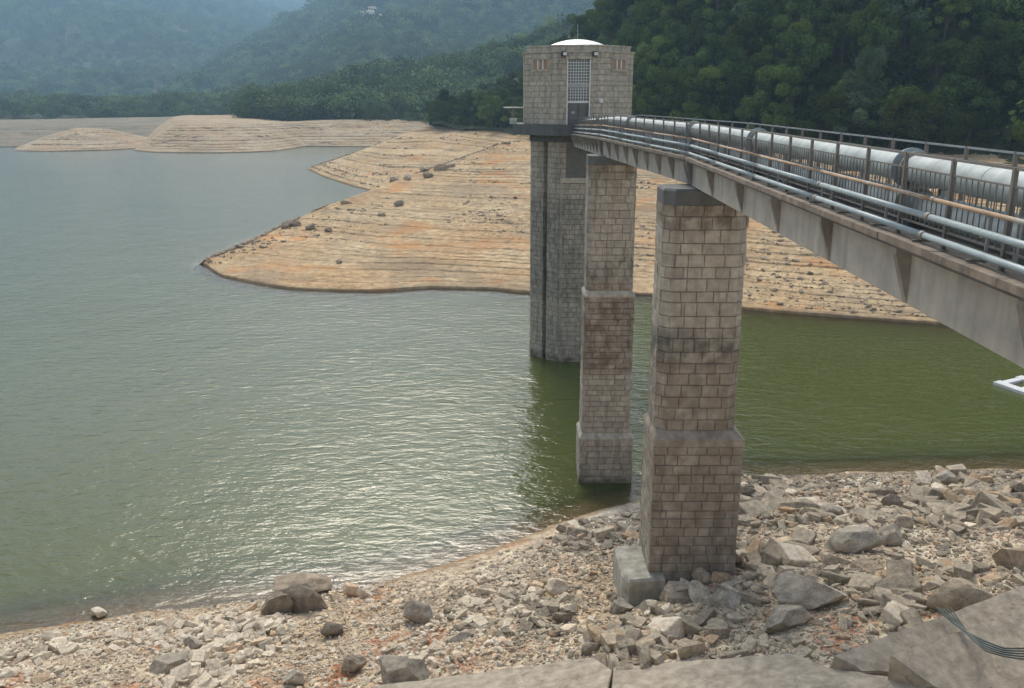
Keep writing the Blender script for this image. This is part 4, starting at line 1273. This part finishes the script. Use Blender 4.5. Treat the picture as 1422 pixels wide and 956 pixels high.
PROT = [rock_mesh('rubble_rock', 300 + k, 2, 11 if k % 2 else 7, 'rock', (1, random.uniform(.6, .95), random.uniform(.42, .75)), 0.05) for k in range(14)]
def block_mesh(name, seed, mat):
    r = np.random.default_rng(seed); bm = bmesh.new()
    sq = np.array([1, r.uniform(.55, .95), r.uniform(.35, .8)])
    for a in (-1, 1):
        for b_ in (-1, 1):
            for c in (-1, 1):
                bm.verts.new((np.array([a, b_, c]) * .8 + r.uniform(-.38, .38, 3)) * sq)
    for _ in range(5):
        v = r.normal(size=3); v /= np.linalg.norm(v); bm.verts.new(v * 1.1 * sq)
    bmesh.ops.convex_hull(bm, input=bm.verts)
    for v in [v for v in bm.verts if not v.link_faces]: bm.verts.remove(v)
    bmesh.ops.dissolve_limit(bm, angle_limit=R(12), verts=bm.verts, edges=bm.edges)
    bmesh.ops.bevel(bm, geom=list(bm.edges), offset=.05, segments=1, affect='EDGES')
    me = bpy.data.meshes.new(name); bm.to_mesh(me); bm.free(); me.materials.append(M[mat]); return me
for k in range(0, 14):
    if k % 4 != 3: PROT[k] = block_mesh('rubble_rock', 1300 + k, 'rock')
PROT_P = []
for k in range(8):
    m2 = PROT[k].copy(); m2.materials.clear(); m2.materials.append(M['rock_pale']); PROT_P.append(m2)

def inside_poly(x, y, q):
    c = False; n = len(q); j = n - 1
    for i in range(n):
        if (q[i][1] > y) != (q[j][1] > y) and x < (q[j][0] - q[i][0]) * (y - q[i][1]) / (q[j][1] - q[i][1]) + q[i][0]: c = not c
        j = i
    return c

def palef(x, y):
    return 1 / (1 + np.exp((x + 0.0) * 0.4)) * 0.9 + 0.05

# candidate stones on the near shore
NC = 100000
cx = rng.uniform(-30, 34, NC); cyy = rng.uniform(19.5, 57, NC)
dw = np.interp(cx, WX, WY) - cyy
dens = 0.5 + 0.5 * fbm(cx * .16, cyy * .16, oct=3, seed=44)
sandy = (np.exp(-((cx - 1.0) / 9.0) ** 2) * np.clip(1 - dw / 6.5, 0, 1))           # smooth sand beach left of the pier
keep = (dw > 0.05) & (rng.random(NC) < np.clip(dens + 0.15, 0.12, 1)) & (rng.random(NC) > sandy * 1.6)
cx, cyy, dw = cx[keep], cyy[keep], dw[keep]
cz = near_z(cx, cyy)
ppx, ppy, pax = proj(cx, cyy, cz)
vis = (ppx > -60) & (ppx < 1480) & (ppy < 1010)
cx, cyy, cz, dw, ppx, ppy, pax = [a[vis] for a in (cx, cyy, cz, dw, ppx, ppy, pax)]
szr = 0.08 + 0.13 * rng.pareto(2.1, len(cx))
szr = np.minimum(szr, np.where(dw < 2.0, 0.25, 0.78) * rng.uniform(.6, 1, len(cx)))
szr = np.minimum(szr, np.interp(cx, [-20, 2, 9], [.40, .42, .8]))
szr *= np.interp(cx, [-20, 2, 10], [.72, .74, .95]) * np.clip(0.8 + 0.75 * fbm(cx * .25, cyy * .25, oct=2, seed=45), .45, 1.3)
ok = np.ones(len(cx), bool)
for i in range(len(cx)):
    for a, b_, c_, d_ in AV:
        if a - .1 < cx[i] < b_ + .1 and c_ - .05 < cyy[i] < d_: ok[i] = False
    if szr[i] > .11:
        for ux_, uy_, ur in used:
            if (cx[i] - ux_) ** 2 + (cyy[i] - uy_) ** 2 < (ur * .95 + szr[i] * .6) ** 2: ok[i] = False
    if ok[i] and ppy[i] > 790:
        for q in SLABS:
            if inside_poly(cx[i], cyy[i], q): ok[i] = False; break
cx, cyy, cz, dw, ppx, ppy, pax, szr = [a[ok] for a in (cx, cyy, cz, dw, ppx, ppy, pax, szr)]
show = szr / pax
inview = (ppx > 5) & (ppx < 1417) & (ppy < 950)
order = np.argsort(-show * inview)
NIND = 300 - 0
ind = order[:NIND]
isind = np.zeros(len(cx), bool); isind[ind] = True
PXP = (897, 1022)
for i in ind:
    pale = rng.random() < palef(cx[i], cyy[i])
    me = random.choice(PROT_P if pale else PROT)
    s = szr[i]
    colw = 'pale' if pale else 'grey brown'
    size = 'big' if s > .5 else ('medium' if s > .38 else 'small')
    row = ('on the waterline' if dw[i] < 2.5 else 'close to the waterline' if dw[i] < 6 else 'just below mid shore' if dw[i] < 9.5 else 'halfway up the shore' if dw[i] < 13 else
           'above mid shore' if dw[i] < 17 else 'low in the picture')
    shape = 'flat' if me.vertices and max(v.co.z for v in me.vertices) < .56 else 'blocky'
    where = ('at the far right' if ppx[i] > 1290 else 'right of the grey wedge boulder' if ppx[i] > 1150 else 'just right of the nearest pier' if ppx[i] > 1024 else 'in front of the nearest pier' if ppx[i] > 830
             else 'left of the pier footing' if ppx[i] > 640 else 'above the concrete kerb' if ppx[i] > 470 else 'below the dark boulder pair' if ppx[i] > 300 else 'on the left shore' if ppx[i] > 140 else 'at the far left')
    lab = f'{size} {shape} {colw} stone {where}, {row}'
    gr = f'{size} {shape} {colw} rubble stones {where}, {row}'
    place_rock('rock', me, cx[i], cyy[i], cz[i] + s * .22, s * rng.uniform(.9, 1.25), s * rng.uniform(.8, 1.1), s * rng.uniform(.75, 1.1), rng.uniform(0, 6.28), (rng.uniform(-.35, .35), rng.uniform(-.35, .35)), lab, gr)

# the uncountable rest: one field of instanced stones
def instance_field(name, pts, scale, rot, protos, label, cat, mat=None):
    me = bpy.data.meshes.new(name)
    me.vertices.add(len(pts)); me.vertices.foreach_set('co', np.asarray(pts, np.float32).ravel())
    a = me.attributes.new('sc', 'FLOAT_VECTOR', 'POINT'); a.data.foreach_set('vector', np.asarray(scale, np.float32).ravel())
    a = me.attributes.new('ro', 'FLOAT_VECTOR', 'POINT'); a.data.foreach_set('vector', np.asarray(rot, np.float32).ravel())
    a = me.attributes.new('ix', 'INT', 'POINT'); a.data.foreach_set('value', rng.integers(0, len(protos), len(pts)).astype(np.int32))
    o = link(name, me); tag(o, label, cat, kind='stuff')
    ng = bpy.data.node_groups.new(name, 'GeometryNodeTree')
    ng.interface.new_socket('Geometry', in_out='INPUT', socket_type='NodeSocketGeometry')
    ng.interface.new_socket('Geometry', in_out='OUTPUT', socket_type='NodeSocketGeometry')
    gi = ng.nodes.new('NodeGroupInput'); go = ng.nodes.new('NodeGroupOutput')
    iop = ng.nodes.new('GeometryNodeInstanceOnPoints')
    jn = ng.nodes.new('GeometryNodeGeometryToInstance')
    for pm_ in reversed(protos):
        ob = bpy.data.objects.new(name + '_piece', pm_)
        oi = ng.nodes.new('GeometryNodeObjectInfo'); oi.inputs['Object'].default_value = ob
        ng.links.new(oi.outputs['Geometry'], jn.inputs[0])
    def att(nm, t):
        n = ng.nodes.new('GeometryNodeInputNamedAttribute'); n.data_type = t; n.inputs['Name'].default_value = nm
        return n.outputs[0]
    ng.links.new(gi.outputs[0], iop.inputs['Points'])
    ng.links.new(jn.outputs[0], iop.inputs['Instance'])
    iop.inputs['Pick Instance'].default_value = True
    ng.links.new(att('ix', 'INT'), iop.inputs['Instance Index'])
    ng.links.new(att('ro', 'FLOAT_VECTOR'), iop.inputs['Rotation'])
    ng.links.new(att('sc', 'FLOAT_VECTOR'), iop.inputs['Scale'])
    ng.links.new(iop.outputs[0], go.inputs[0])
    md = o.modifiers.new('field', 'NODES'); md.node_group = ng
    return o

def rock_rot(n): return np.stack([rng.uniform(-.4, .4, n), rng.uniform(-.4, .4, n), rng.uniform(0, 6.28, n)], 1)
LOWP = []
for k in range(10):
    bm = bmesh.new(); r = np.random.default_rng(700 + k)
    for _ in range(16):
        v = r.normal(size=3); v /= np.linalg.norm(v); bm.verts.new(v * np.array([1, .8, .6]) * r.uniform(.8, 1.05))
    bmesh.ops.convex_hull(bm, input=bm.verts)
    for v in [v for v in bm.verts if not v.link_faces]: bm.verts.remove(v)
    me = bpy.data.meshes.new('pebble'); bm.to_mesh(me); bm.free(); me.materials.append(M['rock' if k < 6 else 'rock_pale']); LOWP.append(me)
rest = np.where(~isind)[0]
pl_ = rng.random(len(rest)) < palef(cx[rest], cyy[rest])
for nm, sel, pr_, lab in (('rubble', rest[~pl_], PROT + LOWP[:6], 'loose grey brown rubble covering the near shore'), ('pale_rubble', rest[pl_], PROT_P + LOWP[6:], 'loose pale rubble and chips covering the near shore')):
    n = len(sel); s = szr[sel]
    instance_field(nm, np.stack([cx[sel], cyy[sel], cz[sel] + s * .18], 1), np.stack([s * rng.uniform(.9, 1.25, n), s * rng.uniform(.8, 1.1, n), s * rng.uniform(.7, 1.1, n)], 1), rock_rot(n), pr_, lab, 'rubble')
# fine gravel
NG = 70000
x_ = rng.uniform(-28, 33, NG); y_ = rng.uniform(20, 57, NG); d_ = np.interp(x_, WX, WY) - y_
k_ = (d_ > 0.02) & (rng.random(NG) < 0.35 + 0.65 * (vnoise(x_ * .5, y_ * .5, seed=8) > -.2)) & (rng.random(NG) > np.exp(-((x_ - 1.0) / 9.0) ** 2) * np.clip(1 - d_ / 5.0, 0, 1) * 1.4)
k_ &= ~((x_ > AV[0][0]) & (x_ < AV[0][1]) & (y_ > AV[0][2]) & (y_ < AV[0][3]))
x_, y_ = x_[k_], y_[k_]; z_ = near_z(x_, y_); a_, b2, c2 = proj(x_, y_, z_); k_ = (a_ > -30) & (a_ < 1450) & (b2 < 985); x_, y_, z_ = x_[k_], y_[k_], z_[k_]
s = rng.uniform(.03, .085, len(x_))
instance_field('gravel', np.stack([x_, y_, z_ + s * .2], 1), np.stack([s, s, s], 1) * rng.uniform(.7, 1.3, (len(s), 3)), rock_rot(len(s)), LOWP, 'fine gravel between the stones of the near shore', 'gravel')

# stones on the spur banks
def bank_rocks(name, surf, n, smin, smax, label, seed, crest_bias=0.0, v0=0.06, v1=0.98):
    X, Y, Z = surf
    r = np.random.default_rng(seed)
    nu, nv = X.shape
    i = r.integers(2, nu - 2, n * 4); j = (v0 + (v1 - v0) * r.random(n * 4)) * (nv - 1); j = j.astype(int)
    x, y, z = X[i, j], Y[i, j], Z[i, j]
    cl = fbm(x * .06, y * .06, oct=3, seed=seed) + 0.7 * (fbm(x * .02, y * .02, z * 1.2, oct=2, seed=seed + 3))
    k = (z > 0.5) & (cl > 0.12)
    x, y, z = x[k][:n], y[k][:n], z[k][:n]
    s = np.minimum(smin + smin * 0.8 * r.pareto(2.0, len(x)), smax)
    return instance_field(name, np.stack([x, y, z + s * .15], 1), np.stack([s, s * .9, s * .7], 1), rock_rot(len(x)), BANKP, label, 'rubble')
BANKP = []
for k in range(8):
    BANKP.append(rock_mesh('bank_rock', 1400 + k, 2, 9, 'rock_bank', (1, random.uniform(.65, .95), random.uniform(.5, .8)), .07))
bank_rocks('bank_rubble', SPUR, 15000, .09, .55, 'scattered stones on the terraced spur', 5)
bank_rocks('second_bank_rubble', SPUR2, 3500, .12, .7, 'scattered stones on the further spur', 6)
# boulders lined up along the spur's crest, each its own
CR = [(332, 344, 12), (398, 316, 22), (412, 314, 16), (428, 306, 14), (440, 296, 16), (455, 292, 20), (470, 288, 18), (480, 283, 14), (432, 318, 20), (455, 322, 14),
      (548, 254, 16), (565, 250, 18), (588, 238, 14), (595, 246, 20), (612, 236, 22), (626, 232, 14), (662, 216, 14), (690, 206, 16), (530, 278, 22), (545, 275, 14), (555, 285, 18), (530, 300, 14), (570, 268, 12), (705, 200, 12), (365, 345, 12), (470, 365, 12)]
SX, SY, SZ = SPUR
spx, spy, sax = proj(SX, SY, SZ)
for n_, (px, py, w) in enumerate(CR):
    k = np.argmin((spx - px) ** 2 + (spy - py) ** 2 * 1.0 + (SZ < 0.1) * 1e6)
    i, j = np.unravel_index(k, SX.shape)
    s = w * sax[i, j] / FPX / 2
    place_rock('crest_boulder', BANKP[n_ % 8], SX[i, j], SY[i, j], SZ[i, j] + s * .3, s * 1.1, s * .9, s * .95, n_ * 1.3, (.1, -.15),
               'brown boulder on the crest line of the terraced spur', 'boulders along the spur crest', 'boulder')

# ------------------------------------------------------------------ trees
def leaf_cloud(name, blobs, per, size, seed, mat):
    r = np.random.default_rng(seed)
    V, F, T = [], [], []
    c0 = np.mean([b_[:3] for b_ in blobs], 0)
    cents, nrm, tones, szs = [], [], [], []
    for (bx_, by_, bz_, br) in blobs:
        n = int(per * br * br)
        d = r.normal(size=(n, 3)); d /= np.linalg.norm(d, axis=1)[:, None]
        rad = br * r.uniform(.55, 1.05, n) ** .7
        q = np.array([bx_, by_, bz_]) + d * rad[:, None] * np.array([1, 1, .8])
        cents.append(q); nn = d * 1.0 + r.normal(size=(n, 3)) * .38 + np.array([0, 0, .35]); nrm.append(nn / np.linalg.norm(nn, axis=1)[:, None])
        tb = r.uniform(.15, .85)
        tones.append(np.clip(tb + r.normal(size=n) * .22, 0, 1)); szs.append(size * r.uniform(.6, 1.35, n))
    C = np.concatenate(cents); Nn = np.concatenate(nrm); T = np.concatenate(tones); S = np.concatenate(szs)
    a = np.cross(Nn, r.normal(size=C.shape)); a /= np.linalg.norm(a, axis=1)[:, None]; b_ = np.cross(Nn, a)
    a *= S[:, None] * .5; b_ *= S[:, None] * .36
    vs = np.stack([C - a, C - b_ * .9 + a * .1, C + a, C + b_ + a * .05], 1).reshape(-1, 3)
    n = len(C); f = np.arange(n * 4).reshape(n, 4)
    me = bpy.data.meshes.new(name)
    me.vertices.add(len(vs)); me.vertices.foreach_set('co', vs.astype(np.float32).ravel())
    me.loops.add(n * 4); me.loops.foreach_set('vertex_index', f.ravel().astype(np.int32))
    me.polygons.add(n); me.polygons.foreach_set('loop_start', np.arange(0, n * 4, 4, dtype=np.int32)); me.polygons.foreach_set('loop_total', np.full(n, 4, np.int32))
    at = me.attributes.new('tone', 'FLOAT', 'FACE'); at.data.foreach_set('value', T.astype(np.float32))
    me.materials.append(M[mat]); me.update(); me.validate()
    return me

def tree_proto(seed, h, w, mat):
    """a crown mesh and a trunk mesh for a tree h tall and w wide"""
    r = random.Random(seed)
    blobs = []
    nb = r.randint(13, 18)
    for k in range(nb):
        a = r.uniform(0, 6.28); t = r.random() ** .7
        zc = h * r.uniform(.38, .9)
        rr = w * .56 * (1 - abs(zc / h - .55) * 1.1) * t
        br = w * r.choice([.08, .10, .13, .17, .21])
        blobs.append((rr * math.cos(a), rr * math.sin(a), zc, br))
    blobs.append((0, 0, h * .86, w * .18))
    crown = leaf_cloud('crown', blobs, 105, 0.46, seed, mat)
    mb = MB()
    top = h * .8
    mb.tube([(0, 0, -0.6), (.06 * h * r.uniform(-.3, .3), 0, h * .35), (.05 * h * r.uniform(-1, 1), .04 * h * r.uniform(-1, 1), top)], [h * .024, h * .017, h * .005], 7)
    for k in range(6):
        bl = blobs[k]; zz = h * r.uniform(.25, .5)
        mb.tube([(0, 0, zz), (bl[0] * .5, bl[1] * .5, (zz + bl[2]) / 2 + .2), bl[:3]], [h * .010, h * .007, h * .003], 5)
    tm = mb.build('trunk', M['bark']); tme = tm.data; bpy.data.objects.remove(tm)
    return crown, tme

KIND = [tree_proto(800 + k, hh, ww, mt) for k, (hh, ww, mt) in enumerate([(11, 9, 'leaf'), (13, 8.5, 'leaf'), (9, 9.5, 'leaf'), (12, 10, 'leaf'), (12, 8.5, 'leaf_pale'), (8, 8, 'leaf')])]
def hill_point():
    i = rng.integers(0, HX.shape[0]); j = rng.integers(5, 120)
    return HX[i, j] + rng.uniform(-1, 1), HY[i, j] + rng.uniform(-1, 1), HZ[i, j]
placed = []
cells = {}
tries = 0
while len(placed) < 285 and tries < 60000:
    tries += 1
    x, y, z = hill_point()
    px, py, ax = proj(x, y, z)
    _, pt, _ = proj(x, y, z + 11)
    if not (590 < px < 1480 and pt > -70 and pt < 260): continue
    md = 4.2 + 1.3 * rng.random()
    if any((x - a) ** 2 + (y - b_) ** 2 < md * md for a, b_, *_ in placed): continue
    placed.append((x, y, z, px, py))
for x, y, z, px, py in placed:
    edge = py > 172 and px < 740
    k = rng.choice([0, 1, 2, 3, 4, 5], p=[.25, .2, .2, .15, .1, .1])
    s = rng.uniform(.8, 1.35)
    if px < 745: s *= .8
    pale = k == 4
    kinds = ['rounded green', 'tall green', 'low spreading green', 'broad green', 'pale grey green', 'bushy green'][k]
    where = ('left of the tower' if px < 740 else 'behind the tower' if px < 880 else 'right of the tower' if px < 980 else 'behind mid bridge' if px < 1120 else
             'above the near bridge' if px < 1270 else 'near the right edge')
    row = 'at the slope foot' if py > 150 else ('low on the slope' if py > 100 else ('halfway up' if py > 50 else 'near the picture top'))
    size = 'big' if s > 1.15 else ('small' if s < .9 else 'middling')
    lab = f'{size} {kinds} tree {where}, {row}'; gr = f'{size} {kinds} trees {where}, {row}'
    t = empty('broadleaf_tree', (x, y, z - .2), lab, 'tree', gr)
    t.rotation_euler = (0, 0, rng.uniform(0, 6.28)); t.scale = (s * rng.uniform(.75, 1.2), s * rng.uniform(.75, 1.2), s * rng.uniform(.85, 1.3)); t.rotation_euler = (rng.uniform(-.08, .08), rng.uniform(-.08, .08), t.rotation_euler[2])
    link('trunk', KIND[k][1], t); link('crown', KIND[k][0], t)

# shrubs beneath and the forest beyond the frame
SHR = [leaf_cloud('shrub', [(random.uniform(-.7, .7), random.uniform(-.7, .7), random.uniform(.3, .9), random.uniform(.5, .8)) for _ in range(6)], 60, .42, 900 + k, 'leaf_dark') for k in range(5)]
FARC = []
for k in range(6):
    r = random.Random(k)
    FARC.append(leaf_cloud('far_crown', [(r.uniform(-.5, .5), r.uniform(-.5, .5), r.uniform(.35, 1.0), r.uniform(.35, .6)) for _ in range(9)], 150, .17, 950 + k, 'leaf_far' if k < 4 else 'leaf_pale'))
MIDC = []
for k in range(6):
    me = FARC[k].copy(); me.materials.clear(); me.materials.append(M['leaf']); MIDC.append(me)
def forest(name, surf, n, size, label, cond, seed, protos, j0=4, lift=0.0, yref=None):
    X, Y, Z = surf
    r = np.random.default_rng(seed)
    i = r.integers(0, X.shape[0] - 1, n * 3); j = r.integers(j0, X.shape[1] - 2, n * 3)
    f = r.random(n * 3); g = r.random(n * 3)
    lerp = lambda A: (A[i, j] * (1 - f) * (1 - g) + A[i + 1, j] * f * (1 - g) + A[i, j + 1] * (1 - f) * g + A[i + 1, j + 1] * f * g)
    x, y, z = lerp(X), lerp(Y), lerp(Z)
    a, b_, ax = proj(x, y, z)
    k = cond(a, b_, x, y, z)
    x, y, z = x[k][:n], y[k][:n], z[k][:n]
    s = size * r.uniform(.55, 1.25, len(x)) * (1 + .3 * fbm(x / (size * 6), y / (size * 6), oct=2, seed=seed))
    if yref: s = s * np.clip(y / yref, .38, 1.2)
    instance_field(name, np.stack([x, y, z + lift * s], 1), np.stack([s, s, s * r.uniform(.8, 1.3, len(x))], 1), np.stack([0 * s, 0 * s, r.uniform(0, 6.28, len(x))], 1), protos, label, 'forest')
HS = (HX, HY, HZ)
forest('undergrowth', HS, 2600, 2.0, 'dense green undergrowth between the trees of the hillside', lambda a, b_, x, y, z: (a > 600) & (a < 1500) & (b_ > -40), 5, SHR, 6)
forest('upper_forest', HS, 2600, 9.0, 'forest covering the upper hillside', lambda a, b_, x, y, z: (b_ < -20) | (a > 1470), 6, MIDC, 6, -.15)
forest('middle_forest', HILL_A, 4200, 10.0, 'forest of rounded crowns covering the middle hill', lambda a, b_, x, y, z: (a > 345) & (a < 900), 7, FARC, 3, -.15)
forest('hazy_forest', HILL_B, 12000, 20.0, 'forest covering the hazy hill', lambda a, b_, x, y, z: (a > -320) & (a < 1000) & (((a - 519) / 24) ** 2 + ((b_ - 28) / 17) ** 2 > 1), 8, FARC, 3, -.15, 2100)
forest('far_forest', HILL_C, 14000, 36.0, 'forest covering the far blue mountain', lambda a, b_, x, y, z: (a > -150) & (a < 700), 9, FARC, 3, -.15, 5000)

# pale rock outcrops high on the hazy hill
hbx, hby, hax = proj(*HILL_B)
for n_, (px, py, w, h) in enumerate([(512, 22, 24, 10), (530, 28, 22, 9), (506, 37, 12, 10), (520, 14, 12, 6)]):
    k = np.argmin((hbx - px) ** 2 + (hby - py) ** 2); i, j = np.unravel_index(k, hbx.shape)
    q = HILL_B[0][i, j], HILL_B[1][i, j], HILL_B[2][i, j]; kk = hax[i, j] / FPX
    me = rock_mesh('rock_outcrop', 650 + n_, 4, 12, 'rock_pale', (1, 1, 1), .12)
    place_rock('rock_outcrop', me, q[0], q[1], q[2] + 2, w * kk / 2 * 1.2, w * kk / 2.2, h * kk / 2 + 4, n_ * 1.1, (0, 0),
               ['broad pale outcrop on the hazy hill, upper left of the tower', 'pale outcrop on the hazy hill, right of the broad one', 'small pale outcrop lowest on the hazy hill', 'small pale outcrop highest on the hazy hill'][n_], 'outcrops on the hazy hill', 'outcrop')

# depth of the water at the banks, from the terrain that dips below it
def add_depth(surf):
    X, Y, Z = surf
    m = (Z < 0.3) & (Z > -1.7)
    bx_, by_, bz_ = X[m], Y[m], Z[m]
    for x, y, z in zip(bx_[::3], by_[::3], bz_[::3]):
        i = np.searchsorted(wx, x); j = np.searchsorted(wy, y)
        for a in (i - 1, i):
            for c in (j - 1, j):
                if 0 <= a < len(wx) and 0 <= c < len(wy) and abs(wx[a] - x) < 2:
                    DEPTH[a, c] = min(DEPTH[a, c], max(-z, 0.0) + .05)
add_depth(SPUR)
at = WATER_ME.attributes.new('depth', 'FLOAT', 'POINT')
at.data.foreach_set('value', DEPTH.reshape(-1).astype(np.float32))

# ------------------------------------------------------------------ haze
hm = bpy.data.materials.new('haze'); hm.use_nodes = True
hn = hm.node_tree; hn.nodes.clear()
ho = hn.nodes.new('ShaderNodeOutputMaterial'); pv = hn.nodes.new('ShaderNodeVolumePrincipled')
pv.inputs['Color'].default_value = (0.50, 0.76, 0.98, 1)
pv.inputs['Density'].default_value = 0.00021
pv.inputs['Anisotropy'].default_value = 0.0
hn.links.new(pv.outputs[0], ho.inputs['Volume'])
mb = MB(); mb.box(-8000, 8000, -60, 7600, -6.0, 1150)
hz = mb.build('haze', hm); tag(hz, 'thin blue haze hanging over the whole valley', 'haze', kind='stuff')
